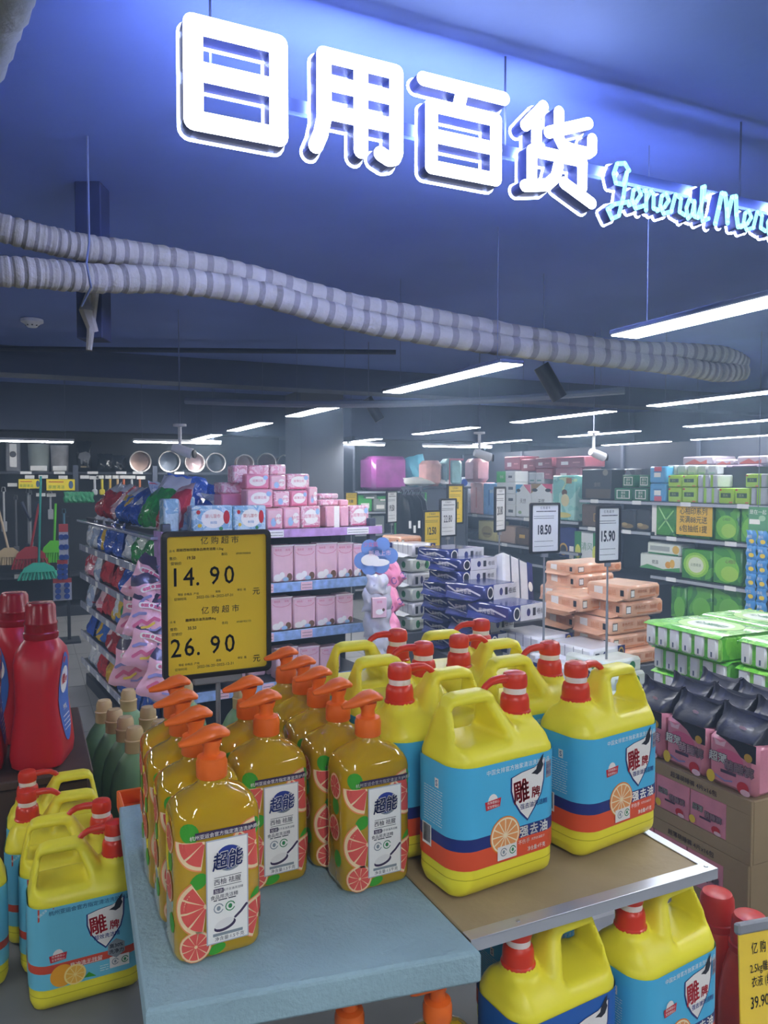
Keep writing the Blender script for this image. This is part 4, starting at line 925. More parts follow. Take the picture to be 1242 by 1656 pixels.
for i in range(4): q = Vector(gw(-.02, .0, 1.15 - .2 * i)); mb.tube([q, q + Vector((-.03, -.12, 0)), q + Vector((-.035, -.14, .015))], .003, steel, 6)
k = mb.build('display_hooks', gon); bpy.context.view_layer.update(); k.matrix_parent_inverse = gon.matrix_world.inverted()
# cloud card and blister pack at the right corner
p = at(607, 898, D=4.32); sc = 4.32 / F
mb = MB(); pts = []
for cx, cz, r in ((-22, -8, 14), (-10, 12, 14), (12, 16, 13), (26, -2, 13), (10, -16, 14), (-10, -18, 14)): mb.lathe([(r * sc, -.002), (r * sc, .002)], M('blue card', '6f93cf', .5), (cx * sc, 0, cz * sc), 20, 'y')
mb.lathe([(14 * sc, -.002), (14 * sc, .002)], M('blue card'), (0, 0, 0), 20, 'y')
o = mb.build('promotion_card', None, p, R(-6)); mb = MB(); decals(mb, [('e', -.15, -.12, .26, .16, W_), ('e', .1, -.2, .3, .1, W_), ('t', '少女肌', -.14, .3, .14, PK), ('t', '新品上市', .12, .06, .16, PV['pinkB'])], 60 * sc, 60 * sc, -.003); mb.build('print', o, smooth=False)
tag(o, 'blue cloud shaped card clipped to the right corner of the pink shelf', 'card')
o = empty('blister_pack', at(610, 1050, D=4.28), R(-8)); z0 = 0; fog = M('milky film', 'dfe2ea', .2, trans=.35, coat=.5, bump=.2, bscale=30); u = 4.28 / F
for w, h, zc in ((46, 38, 0), (48, 46, 36), (50, 40, 76), (38, 34, 102)):
    q = pouch('film_pocket', w * u, h * u, .06, fog, int(zc) + 2, parent=o); q.location = (0, 0, zc * u - .05)
mb = MB(); mb.box((-13 * u, -.058, 54 * u), (11 * u, -.03, 86 * u), PV['pinkB'], .003); b = mb.build('inner_box', o); mb = MB(); decals(mb, [('e', 0, .3, .3, .14, W_), ('e', .3, .4, .1, .08, BR), ('t', '安睡', 0, .8, .14, PK)], 22 * u, 32 * u, -.058); c = mb.build('print', b, smooth=False); c.location = (-1 * u, 0, 54 * u)
tag(o, 'string of milky blister pockets with a small pink box, hanging by the pink shelf', 'blister pack')
pp = pouch('diaper_pack', .16, .19, .1, M('pink diaper film', 'ee8fb0', .3, coat=.4, bump=.25, bscale=20), 11); mb = MB()
for x, z in ((-.03, .06), (.04, .05)): mb.geom(*g_stroke(arc(x, z, .016, .018, 20, 330, 10), .005, 4), M('ink violet', '6a4fa0', .5), lambda a, b: (a, -.053, b))
mb.build('print', pp, smooth=False)
for i, (px, py, D, ry) in enumerate(((643, 948, 4.5, -32), (638, 990, 4.45, -28), (637, 1040, 4.4, -20), (644, 1085, 4.35, -10))):
    o = pp if i == 0 else clone(pp, (0, 0, 0)); o.location = at(px, py, D=D); o.rotation_euler = (R(-8), R(ry), R(12 - 6 * i)); tag(o, 'bright pink diaper pack, %s from the top in the strip right of the blister pack' % ORD[i], 'diaper pack', 'pink diaper packs in a hanging strip')

# ------------------------------------------------------------------ red and green bottles, crates at the left
crate = empty('wooden_crate', (-.14, 2.12, LOW)); bw = M('dark crate wood', '4a372b', .65, var=.2, vscale=8)
for nm, a, b in (('top_board', (-.34, -.27, .222), (.27, .27, .242)), ('front_board', (-.33, -.262, .0), (.26, -.245, .218)), ('rear_board', (-.33, .245, .0), (.26, .262, .218)), ('side_board', (-.335, -.24, .0), (-.32, .24, .218)), ('side_board', (.25, -.24, .0), (.265, .24, .218))):
    mb = MB(); mb.box(a, b, bw, .003); mb.build(nm, crate, smooth=False)
tag(crate, 'dark brown wooden crate under the red bottles', 'crate')
rdp = M('red bottle plastic', 'c41e2a', .35); rcap = M('dark red cap', '9c1420', .25)
def red_bottle():
    o = empty('laundry_bottle'); mb = MB()
    loft(mb, [(0, .050, .072, .03), (.006, .056, .08, .034), (.03, .0585, .085, .036), (.08, .054, .084, .036), (.14, .046, .080, .034), (.19, .0475, .078, .034), (.24, .052, .070, .036), (.262, .0505, .060, .038), (.279, .042, .046, .036), (.29, .034, .035, .033)], rdp)
    b = mb.build('bottle_body', o)
    mb = MB(); mb.lathe([(.036, .288), (.0385, .292), (.039, .303), (.036, .306), (.0355, .322), (.037, .324), (.037, .327), (.0345, .33), (.033, .366), (.029, .373), (.0, .374)], rcap, n=28); mb.build('cap', o)
    for s in (-1, 1):
        mb = MB(); pl = [(-.045 + .07 * math.cos(R(a)) * (.75 if a < 180 else 1), 0, .15 + .11 * math.sin(R(a))) for a in range(0, 360, 15)]
        def side(y, z): hx = np.interp(z, [.03, .08, .14, .19, .24, .262], [.0585, .054, .046, .0475, .052, .0505]); return (s * (hx + .0012) , y, z)
        ell = lambda cy, cz, ry, rz, m_, e: mb.geom([(s * (np.interp(cz + rz * math.sin(R(a)) * q, [.03, .08, .14, .19, .24, .262], [.0585, .054, .046, .0475, .052, .0505]) + e), cy + ry * q * math.cos(R(a)), cz + rz * q * math.sin(R(a))) for q in (1, .5) for a in range(0, 360, 15)] + [(s * (np.interp(cz, [.03, .08, .14, .19, .24, .262], [.0585, .054, .046, .0475, .052, .0505]) + e), cy, cz)],
            [(i, (i + 1) % 24, 24 + (i + 1) % 24, 24 + i) for i in range(24)] + [(24 + i, 24 + (i + 1) % 24, 48) for i in range(24)], m_)
        ell(0, .15, .043, .105, M('ink royal', '3f6fc0', .4), .0012); ell(0, .19, .03, .032, W_, .002)
        t = lambda x, z, _=0: (s * (np.interp(z, [.03, .08, .14, .19, .24, .262], [.0585, .054, .046, .0475, .052, .0505]) + .003), s * x, z)
        put(mb, text('雕', .026, .03), RD, t, -.008, .193); put(mb, text('牌', .016, .02), RD, t, .014, .188); put(mb, text('99%', .018, .03), W_, t, 0, .125); lines(mb, t, W_, -.025, .025, .075, .105, 4, .0025)
        mb.build('oval_label', b)
    return o
rb = red_bottle()
for i, (x, y, rz, lb) in enumerate(((.028, 1.965, -16, 'red laundry bottle with dark red cap on the crate, nearest the aisle'), (-.03, 2.17, 34, 'red laundry bottle with blue oval label behind the front red bottle'), (-.11, 1.98, -4, 'red laundry bottle cut by the left edge of the picture'))):
    o = rb if i == 0 else clone(rb, (0, 0, 0)); o.location = (x, y, LOW + .243); o.rotation_euler = (0, 0, R(rz)); o.scale = (1, 1, 1.0); tag(o, lb, 'bottle', 'red laundry bottles')
grn = M('sage green plastic', '7a9f6c', .4); tan = M('tan cap', 'cdb17e', .25)
def green_bottle():
    o = empty('softener_bottle'); mb = MB()
    loft(mb, [(0, .05, .032, .02), (.004, .056, .038, .024), (.05, .06, .041, .03), (.12, .062, .042, .032), (.16, .056, .038, .034), (.19, .042, .030, .03), (.207, .026, .024, .0235), (.213, .021, .021, .021)], grn); mb.build('bottle_body', o)
    mb = MB(); mb.lathe([(.0225, .208), (.0245, .21), (.0245, .236), (.0255, .238), (.0255, .241), (.0222, .243), (.0215, .262), (.017, .272), (.0, .274)], tan, n=22); mb.build('cap', o); return o
gb = green_bottle()
for i, (x, y) in enumerate(((.243, 2.03), (.232, 2.13), (.213, 2.215), (.195, 2.32), (.272, 2.41), (.31, 2.06), (.335, 1.90), (.325, 1.78), (.30, 2.2), (.445, 2.42), (.585, 2.29))):
    o = gb if i == 0 else clone(gb, (0, 0, 0)); o.location = (x, y, LOW); o.rotation_euler = (0, 0, R(35 if i < 5 else 10))
    lb = ['nearest of the row left of the orange bottles', 'second in the row left of the orange bottles', 'third in the row left of the orange bottles', 'fourth in the row left of the orange bottles', 'furthest in the row left of the orange bottles', 'beside the nearest one of the row', 'low beside the foam slab edge', 'closest to the camera beside the foam slab', 'in the second row behind the nearest', 'seen under the left of the price card', 'seen right of the price card pole'][i]
    tag(o, 'sage green bottle with tan cap, ' + lb, 'bottle', 'green bottles with tan caps')
tr = empty('plastic_tray', (.205, 1.495, .99)); mb = MB()
for a, b in (((-.06, -.09, 0), (.2, .0, .006)), ((-.06, -.09, .0), (.2, -.084, .032)), ((-.06, -.006, .0), (.2, .0, .032)), ((-.06, -.084, .0), (-.054, -.006, .032)), ((.194, -.084, .0), (.2, -.006, .045))): mb.box(a, b, orp, .002)
mb.build('tray_body', tr, smooth=False); tag(tr, 'low orange plastic tray behind the foam slab', 'tray')
# right bottom corner: price card, red capped bottles
cp_ = at(1222, 1590, D=1.22); o = empty('price_card', (cp_[0], cp_[1], cp_[2])); o.rotation_euler = (R(-10), R(12), R(8)); mb = MB(); mb.box((-.045, -.001, -.085), (.11, .001, .075), PV['yellow']); c = mb.build('card', o, smooth=False)
tx = MB(); f = lambda x, z, _=0: (x, -.0018, z)
for s, x, z, sz in (('亿 购 超 市', .045, .052, .019), ('2.5kg雕牌洗', .037, .022, .0165), ('衣液 (红)', .03, .002, .0165), ('39.90', .02, -.026, .024)): put(tx, text(s, sz, .006), DK, f, x - .012, z)
tx.build('lettering', c, smooth=False); mb = MB(); mb.box((-.05, -.006, .075), (.115, .006, .092), PV['greyp'], .003); mb.build('clip_bar', o, smooth=False)
mb = MB(); mb.lathe([(.005, -.085), (.005, -cp_[2] + .51)], PV['greyp'], (.03, .006, 0), 8); mb.build('pole', o)
tag(o, 'tilted yellow price card at the bottom right corner of the picture', 'price card', 'price cards')
lowc = empty('low_platform', (1.35, 1.15, 0)); mb = MB(); mb.box((-.33, -.45, .0), (.2, .35, .47), M('carton side', '8b7a60', .7, var=.1), .005); mb.build('base', lowc, smooth=False); mb = MB(); mb.box((-.34, -.46, .47), (.21, .36, .485), greyb, .002); mb.build('top_sheet', lowc, smooth=False)
tag(lowc, 'low brown platform under the red capped bottles at the right', 'platform')
rcapb = M('red cap plastic', 'c8352c', .35, trans=.1)
def capped():
    o = empty('stain_remover_bottle'); mb = MB(); loft(mb, [(0, .042, .034, .02), (.005, .048, .04, .026), (.16, .05, .042, .03), (.21, .046, .038, .034), (.24, .036, .034, .033), (.25, .031, .031, .031)], M('red bottle translucent', 'd2473a', .3)); mb.build('bottle_body', o)
    mb = MB(); mb.lathe([(.033, .247), (.036, .25), (.036, .262), (.0335, .264), (.031, .305), (.027, .314), (.02, .317), (.0, .318)], rcapb, n=24); mb.build('cap', o); return o
cb = capped(); 
for i, (px, py, D) in enumerate(((1213, 1470, 1.42), (1160, 1436, 1.50))):
    p = at(px, py, D=D); o = cb if i == 0 else clone(cb, (0, 0, 0)); o.location = (p[0], p[1], .485); tag(o, ['red bottle with round red cap behind the tilted yellow price card', 'red bottle mostly hidden behind the jug under the board corner', 'red capped bottle at the right edge below the cartons'][i], 'bottle', 'red capped bottles')

# ------------------------------------------------------------------ cartons and night pants packs at the right
kraft = M('kraft carton', 'a08a68', .75, var=.08, vscale=7); pinkp = M('pants pink film', 'd98a9c', .35, coat=.4, bump=.15, var=.12, vscale=16); darkp = M('pants dark film', '20212d', .45, coat=.15, bump=.35, bscale=22); outl = M('ink plum', '4a3048', .5)
pants_spec = [('e', -.05, .60, .30, .16, PK), ('p', [(-.30, .99), (-.12, .93), (.06, .84), (.2, .70), (.36, .66), (.495, .66), (.495, .99)], darkp), ('t', '超薄', -.27, .56, .2, outl, .09), ('t', '超薄', -.27, .56, .2, W_, .03), ('t', '萌睡裤', .17, .47, .21, outl, .09), ('t', '萌睡裤', .17, .47, .21, PV['pinkB'], .03), ('r', -.2, .3, .12, .36, outl), ('e', .26, .14, .12, .12, RD), ('e', .31, .07, .1, .06, PV['pinkB']), ('e', -.4, .16, .09, .12, YL), ('e', .36, .74, .08, .08, M('ink gold', 'c0a65a', .4)), ('p', [(-.34, .92), (-.2, .86), (-.08, .92), (-.12, .8), (-.3, .8)], PV['pinkB']), ('s', [(-.3, .22), (-.1, .16), (.05, .2)], .03, M('ink lilac'))]
def carton(x0, y0, z0, w, d, h, label, window=True):
    o = empty('carton', (x0, y0, z0)); mb = MB()
    mb.box((.008, 0, 0), (w, d, h), kraft, .003); body = mb.build('carton_body', o, smooth=False)
    if window:
        for a, b in (((0, 0, h * .78), (.0079, d, h)), ((0, 0, 0), (.0079, d, h * .2)), ((0, 0, h * .2), (.0079, .075, h * .78)), ((0, d - .04, h * .2), (.0079, d, h * .78))): 
            mb = MB(); mb.box(a, b, kraft, .001); mb.build('window_frame', o, smooth=False)
        n = 3
        for k in range(n):
            ww = (d - .115) / n; mb = MB(); mb.box((.002, .075 + ww * k, h * .2), (.0078, .075 + ww * (k + 1) - .003, h * .78), pinkp, .002); pk_ = mb.build('inner_pack', o, smooth=False)
            mb = MB(); decals(mb, pants_spec[2:10], ww * .95, h * .55, 0); c = mb.build('print', pk_, smooth=False); c.rotation_euler = (0, 0, R(-90)); c.location = (.0018, .075 + ww * (k + .5), h * .21)
    tx = MB(); f = lambda y, z, _=0: (-.0006, d - y, z); put(tx, text('超薄萌睡裤 4片x16包', .017, .01), outl, f, d * .62, h * .88); g = lambda x, z, _=0: (x, -.0006, z); lines(tx, g, outl, w * .2, w * .6, h * .3, h * .8, 7, .004); tx.build('lettering', o, smooth=False)
    return tag(o, label, 'carton', 'brown cartons of night pants')
CX, CY = 1.60, 1.30
ch_ = .163
for k, lb in enumerate(('lowest brown carton in the stack under the pants packs', 'second brown carton from the floor under the pants packs', 'third brown carton up, its top showing at the right edge', 'brown carton with a window, second from the top of its stack', 'brown carton with a window directly under the pants packs')):
    carton(CX, CY + .006 * (k % 2), ch_ * k, .36, .48, ch_ - .001, lb, k > 2)
zc = ch_ * 5
def pants():
    o = empty('night_pants_pack'); w, d, h = .142, .115, .135
    mb = MB(); mb.box((-w / 2, -d / 2, 0), (w / 2, d / 2, h), pinkp, .014); b = mb.build('pack_body', o)
    mb = MB(); decals(mb, pants_spec, w, h, -d / 2); mb.build('print', b, smooth=False)
    mb = MB(); secs = []
    for z, fx, fy, jx in ((h - .004, .99, .99, 0), (h + .012, .97, .8, 0), (h + .028, .9, .4, .004), (h + .040, .97, .12, .01), (h + .058, 1.06, .05, .016)):
        n = 28; secs.append([((w / 2) * fx * math.copysign(abs(math.cos(a)) ** .6, math.cos(a)) + .004 * math.sin(5 * a), (d / 2) * fy * math.copysign(abs(math.sin(a)) ** .6, math.sin(a)) + jx + .003 * math.sin(9 * a), z + .010 * math.sin(2 * a + 1) * (z - h) / .05) for a in [2 * math.pi * i / n for i in range(n)]])
    mb.rings(secs, darkp); t = mb.build('gathered_top', o); mb = MB(); mb.geom(*g_ell(0, 0, .011, .005, 10), PV['pinkB'], lambda x, z: (x + .01, -d / 2 * .42 - .004 + .0, h + .024 + z)); mb.build('logo', t, smooth=False)
    return o
pnt = pants(); k = 0
for col, x in enumerate((1.665, 1.79, 1.90)):
    for row, y in enumerate((1.372, 1.522, 1.668)):
        o = pnt if k == 0 else clone(pnt, (0, 0, 0)); k += 1
        o.location = (x, y, zc + .001); o.rotation_euler = (0, 0, R(-90 + random.uniform(-7, 7)))
        tag(o, 'pink night pants pack with gathered black top, %s in the %s row from the jugs' % (['nearest', 'second', 'third'][row], ['first', 'second', 'third'][col]), 'pants pack', 'night pants packs on the carton')
mb = MB(); mb.box((-.03, -.001, 0), (.035, .001, .045), PV['white']); o = mb.build('note_card', None, (1.69, 1.2985 - .001, zc + .075), R(0), smooth=False); tag(o, 'small white note card stuck on the near pants pack', 'note card')
o = clone(gb, (1.56, 1.12, .485), R(20)); o.scale = (1.2, 1.2, 1.45); tag(o, 'tall green bottle at the right edge beside the carton stack', 'bottle')

# ------------------------------------------------------------------ tissue bundles
gsh = patch('green tissue film', ['6cc23c', '7fd048', '5fb838', '90d85a', '74c842'], 4, rough=.25, bump=.35); pend = M('tissue packet', 'd4d6d2', .5, bump=.2, bscale=30, var=.06); gmark = M('ink slate', '4a5568', .5); gwrap = M('green wrap seam', '79c043', .3, coat=.5)
def tissue_bundle():
    """bundle with six packet ends on its left face; local -x is that face"""
    w, d, h = .30, .385, .098; o = empty('tissue_bundle')
    mb = MB(); mb.box((-w / 2 + .004, -d / 2, 0), (w / 2, d / 2, h), gsh, .010); b = mb.build('wrap', o)
    mb = MB(); V = [(-w / 2 - .006, -d / 2 - .004, h * .93), (-w / 2 - .006, d / 2 + .004, h * .93), (-w / 2 + .02, d / 2 + .002, h + .004), (w / 2, d / 2, h + .003), (w / 2, -d / 2, h + .003), (-w / 2 + .02, -d / 2 - .002, h + .004)]
    mb.geom(V, [(0, 5, 2, 1), (2, 5, 4, 3)], gsh); mb.build('top_fold', b)
    mb = MB()
    for r_, m_ in ((1, M('ink pale green', 'b8e08a', .5)), (.72, M('ink offwhite', 'e6ecd8', .5))): mb.geom([(.02 + .115 * r_ * math.cos(R(a)), .135 * r_ * math.sin(R(a)), h + .005 + .0005 * (1 - r_)) for a in range(0, 360, 12)], [tuple(range(30))], m_)
    put(mb, text('心相印', .05, .02), GN, lambda x, z, _=0: (z + .02, -x, h + .0062), 0, 0); mb.build('print', b, smooth=False)
    for i in range(6):
        y = d / 2 - (i + .5) * d / 6; mb = MB(); mb.box((-w / 2 - .004, y - .024, .008), (-w / 2 + .02, y + .024, h - .006), pend, .007); q = mb.build('tissue_packet', o)
        mb = MB(); mb.geom(*g_rect(-.004, .018, .004, .038), gmark, lambda x, z: (-w / 2 - .0046, y - x, z)); mb.build('mark', q, smooth=False)
    return o
tb = tissue_bundle(); n0 = True; ptop = .57
pal = M('platform board', '5c6068', .6)
def platform(x0, y0, x1, y1, z, label):
    o = empty('platform', ((x0 + x1) / 2, (y0 + y1) / 2, 0)); w, d = (x1 - x0) / 2, (y1 - y0) / 2
    mb = MB(); mb.box((-w, -d, .02), (w, d, z), pal, .006); mb.build('block', o, smooth=False); mb = MB(); mb.box((-w + .03, -d + .03, 0), (w - .03, d - .03, .02), dark); mb.build('foot', o, smooth=False); tag(o, label, 'platform')
platform(2.36, 1.40, 3.02, 2.62, .601, 'dark platform under the green tissue bundles')
lev = ['lowest', 'second layer', 'third layer', 'top layer']
for c, (x, y, n, nm) in enumerate(((2.555, 2.262, 4, 'far column at the front'), (2.565, 1.845, 4, 'near column at the front'), (2.87, 2.30, 4, 'far column at the back'), (2.87, 1.87, 4, 'near column at the back'))):
    for k in range(n):
        o = tb if n0 else clone(tb, (0, 0, 0)); n0 = False
        dx = -.035 if (k == 3 and c == 0) else 0
        o.location = (x + dx + random.uniform(-.004, .004) + (.0 if k < 3 else -.0), y + random.uniform(-.006, .006) - (.0 if k < 3 else 0) + (.01 if k == 3 and c == 0 else 0), .602 + .1025 * k + (.0 if c < 2 else .012 * 0)); o.rotation_euler = (0, 0, R(random.uniform(-1, 1)))
        tag(o, 'green tissue bundle with six packets, %s of the %s' % (lev[k], nm), 'tissue bundle', 'green tissue bundles on the platform')

shine = dict(coat=.5, bump=.25, bscale=18)
orgm = M('orange tissue film', 'e9b48f', .3, var=.10, vscale=14, **shine); orge = M('ink apricot', 'd98a55', .5); blum = M('navy tissue film', '2a3272', .22, var=.2, vscale=10, **shine); whm = M('white tissue film', 'dcdde0', .3, var=.06, vscale=14, **shine); grm = M('greenish tissue film', 'dfe6d8', .3, var=.06, **shine)
def bundle(kind, px, py, D, w, d, h, rz, label, group, snap=None):
    """px, py: photo position of the near upper corner"""
    rz = R(rz); p = at(px, py, D=D); c, s = math.cos(rz), math.sin(rz); lx, ly = w / 2, d / 2
    cx = p[0] + lx * c - ly * s; cy = p[1] + lx * s + ly * c
    z = p[2] - h if snap is None else snap
    if kind == 'orange':
        sp = [('r', -.46, .25, -.34, .75, DK), ('r', -.45, .3, -.35, .7, W_), ('t', '本色竹浆', -.1, .6, .26, orge, .02), ('t', '抽纸', .22, .58, .34, orge, .03), ('e', .38, .5, .06, .26, orge), ('r', -.2, .2, .3, .28, orge)]
        m_, side = orgm, [('r', -.3, .2, -.1, .8, W_), ('t', '抽纸', .1, .5, .4, orge), ('r', .3, .3, .38, .7, DK)]
    elif kind == 'blue':
        sp = [('r', -.22, .0, .5, 1, whm), ('e', -.32, .5, .09, .42, W_), ('e', -.32, .5, .07, .32, DK), ('r', .12, .25, .2, .75, DK), ('e', .0, .5, .05, .25, blum), ('t', '卷纸', .34, .5, .4, DK)]
        m_, side = blum, [('s', [(-.4, .7), (-.2, .4), (.1, .65), (.4, .35)], .12, whm), ('t', '家用卷纸', .0, .5, .35, W_)]
    elif kind == 'white':
        sp = [('r', .28, 0, .5, 1, blum), ('e', .38, .5, .09, .42, INK['gold']), ('e', .38, .5, .065, .3, DK), ('r', -.4, .2, -.28, .75, DK), ('e', -.12, .5, .06, .3, blum), ('r', .02, .3, .2, .42, DK), ('r', .02, .55, .2, .62, DK)]
        m_, side = whm, [('r', x, .02, x + .012, .98, gmark) for x in (-.3, -.1, .1, .3)] + [('r', -.5, .55, -.32, .95, blum)]
    else:
        sp = [('e', -.2, .5, .09, .3, GN), ('e', .2, .5, .09, .3, GN), ('t', '竹纤维', .0, .5, .3, DK)]; m_, side = grm, [('e', -.2, .5, .08, .25, GN), ('e', .2, .5, .08, .25, GN)]
    o = boxpack('paper_bundle', w, d, h, m_, sp, .014, side); o.location = (cx, cy, z); o.rotation_euler = (0, 0, rz)
    if kind in ('blue', 'white', 'orange'):
        mb = MB(); V = [(-w / 2 - .005, -d / 2 * .8, h * .15), (-w / 2 - .05, -d / 2 * .7, h * .02), (-w / 2 - .055, d / 2 * .6, h * .05), (-w / 2 - .005, d / 2 * .8, h * .4)]
        V2 = [(x - .002, y, zz - .003) for x, y, zz in V]; mb.geom(V + V2, [(0, 1, 2, 3), (7, 6, 5, 4), (0, 4, 5, 1), (1, 5, 6, 2), (2, 6, 7, 3), (3, 7, 4, 0)], {'blue': blum, 'white': whm, 'orange': orgm}[kind]); mb.build('film_flap', o, smooth=False)
    return tag(o, label, 'paper bundle', group)
GO, GBu, GWh, GGr = 'orange tissue bundles', 'navy paper bundles', 'white paper bundles', 'white bundles with green print'
for k, (px, py, D, w, d, h, rz, lb) in enumerate(((1018, 949, 4.3, .30, .30, .085, 12, 'orange bundle on top of the front pile, left of the wall tissues'), (1010, 975, 4.32, .33, .3, .088, 6, 'orange bundle second from the top of the front pile'), (940, 966, 4.4, .30, .3, .088, 7, 'orange bundle left part of the front pile, behind the 15.90 sign'), (988, 1003, 4.3, .33, .3, .088, 5, 'orange bundle third from the top of the front pile'), (990, 1030, 4.3, .33, .3, .088, 7, 'orange bundle fourth from the top of the front pile'), (1000, 1056, 4.28, .33, .3, .088, 4, 'orange bundle at the bottom of the front pile'),
     (932, 913, 4.9, .44, .28, .07, 8, 'orange bundle on top of the rear pile behind the 18.50 sign'), (934, 931, 4.85, .33, .3, .085, 5, 'orange bundle second from the top of the rear pile'), (928, 953, 4.8, .3, .3, .085, 9, 'orange bundle third from the top of the rear pile'), (932, 975, 4.8, .32, .3, .085, 5, 'orange bundle fourth from the top of the rear pile'), (932, 997, 4.8, .32, .3, .085, 5, 'orange bundle fifth from the top of the rear pile'))):
    bundle('orange', px, py, D, w, d, h, rz, lb, GO)
for k, (px, py, D, w, d, h, rz, lb) in enumerate(((724, 889, 4.9, .33, .3, .078, 14, 'navy and white bundle on the very top of the blue pile'), (744, 905, 4.75, .32, .3, .075, 12, 'navy and white bundle second from the top of the blue pile'), (743, 925, 4.75, .32, .3, .078, 12, 'navy and white bundle third from the top of the blue pile'),
     (783, 948, 4.5, .30, .33, .09, 16, 'bundle with long white face and navy top, left of the orange pile'), (825, 982, 4.3, .31, .36, .09, 14, 'bundle with navy top lying in front of the orange pile'), (730, 946, 4.75, .3, .3, .078, 10, 'navy bundle fourth from the top at the left of the blue pile'), (733, 967, 4.75, .3, .3, .078, 12, 'navy bundle fifth from the top at the left of the blue pile'), (731, 988, 4.75, .3, .3, .078, 9, 'navy bundle sixth from the top at the left of the blue pile'), (734, 1009, 4.75, .3, .3, .078, 13, 'navy bundle seventh from the top at the left of the blue pile'), (732, 1030, 4.75, .3, .3, .078, 10, 'navy bundle lowest in view at the left of the blue pile'), (775, 975, 4.52, .24, .3, .09, 12, 'navy bundle under the bundle with long white face'), (778, 1001, 4.5, .26, .3, .09, 9, 'navy bundle second under the bundle with long white face'), (790, 1028, 4.45, .26, .3, .09, 9, 'navy bundle behind the red pump heads'))):
    bundle('blue', px, py, D, w, d, h, rz, lb, GBu)
for px, py, D, w, d, h, rz, lb in ((957, 1052, 4.1, .27, .32, .09, 9, 'white bundle with gold and navy emblem, nearest the yellow jugs'), (872, 1032, 4.32, .27, .32, .09, 9, 'white bundle with navy corner left of the nearest white bundle'), (868, 1058, 4.3, .25, .3, .09, 7, 'white bundle below the one with the navy corner'), (930, 1083, 4.0, .27, .3, .09, 9, 'white bundle under the nearest white bundle'), (905, 1110, 3.95, .27, .3, .09, 8, 'white bundle low behind the pump heads')):
    bundle('white', px, py, D, w, d, h, rz, lb, GWh)
for k, (px, py) in enumerate(((985, 1072), (992, 1096), (990, 1120), (998, 1144))): bundle('green', px, py, 3.95 - .02 * k, .27, .3, .08, 10, 'white bundle with green print, %s from the top beside the green tissue bundles' % ORD[k], GGr)
for k in range(6): bundle('green' if k % 2 else 'white', 668 - 3 * (k % 2), 880 + 24 * k, 5.4, .2, .3, .095, 10, 'small pale roll bundle, %s from the top right of the pink diaper packs' % ORD[k], 'pale roll bundles beside the navy pile')
bundle('orange', 648, 868, 5.6, .2, .25, .09, 10, 'small peach bundle on top of the pale roll bundles', 'pale roll bundles beside the navy pile')
p = at(840, 900, D=4.9); o = boxpack('paper_bundle', .3, .09, .34, whm, [('r', -.3, .0, -.25, 1, gmark), ('r', .0, .0, .05, 1, gmark), ('r', .3, 0, .5, 1, blum), ('e', .4, .5, .08, .1, W_)], .014); o.location = (p[0], p[1] + .05, p[2] - .34); o.rotation_euler = (R(-20), R(20), R(14)); tag(o, 'white bundle with dark stripes leaning behind the navy pile', 'paper bundle', GWh)
for x0, y0, x1, y1, z, lb in ((2.33, 3.76, 2.72, 4.46, .537, 'dark platform under the navy bundles'), (2.92, 3.30, 3.34, 3.68, .556, 'dark platform under the front orange pile'), (3.06, 3.82, 3.44, 4.16, .668, 'dark platform under the rear orange pile'), (2.40, 4.78, 2.66, 5.13, .537, 'dark platform under the pale roll bundles'),
        (2.66, 2.99, 2.97, 3.28, .374, 'dark platform under the bundles with green print'), (2.42, 3.16, 2.62, 3.5, .452, 'dark platform under the low white bundle'), (2.56, 3.53, 2.84, 3.745, .536, 'dark platform under the white bundle with navy corner'), (2.74, 4.06, 3.04, 4.32, .70, 'dark platform behind the navy pile')):
    platform(x0, y0, x1, y1, z, lb)

for rc, D, rz, pr, ye, lb, zb in (((857, 813, 905, 895), 4.15, 0, '18.50', False, 'white price sign reading 18.50 between the navy and orange piles', .62), ((964.5, 818, 1003, 910), 4.0, 2, '15.90', False, 'white price sign reading 15.90 in front of the orange pile', .62),
        ((723, 783, 749, 848), 6.0, 26, '17.90', True, 'yellow price sign reading 17.90 above the navy pile', .0), ((684, 825, 713, 888), 5.7, 18, '12.50', True, 'yellow price sign reading 12.50 at the left of the navy pile', .0), ((711, 806, 738, 868), 5.9, 20, '22.80', False, 'white price sign half hidden behind the yellow 17.90 sign', .0),
        ((625, 794, 642, 846), 6.6, 36, '19.50', False, 'narrow white price sign reading 19.50 in front of the black hanging covers', .0), ((800, 787, 817, 860), 5.5, 36, '20.80', False, 'narrow white price sign reading 20.80 before the tall tissue tower', .0), ((558, 796, 578, 824), 7.4, 10, '9.90', True, 'small yellow price sign behind the right end of the pink boxes', .0)):
    price_sign(rc, D, R(rz), pr, ye, lb, zb, bold='22' not in pr)

mb = MB(); mb.tube([at(632, 905, D=4.55), at(643, 940, D=4.56), at(639, 985, D=4.52), at(637, 1035, D=4.47), at(644, 1088, D=4.42)], [(.012, .001)] * 5, PV['clear'], 6); hs = mb.build('hanging_strip', gon); bpy.context.view_layer.update(); hs.matrix_parent_inverse = gon.matrix_world.inverted()

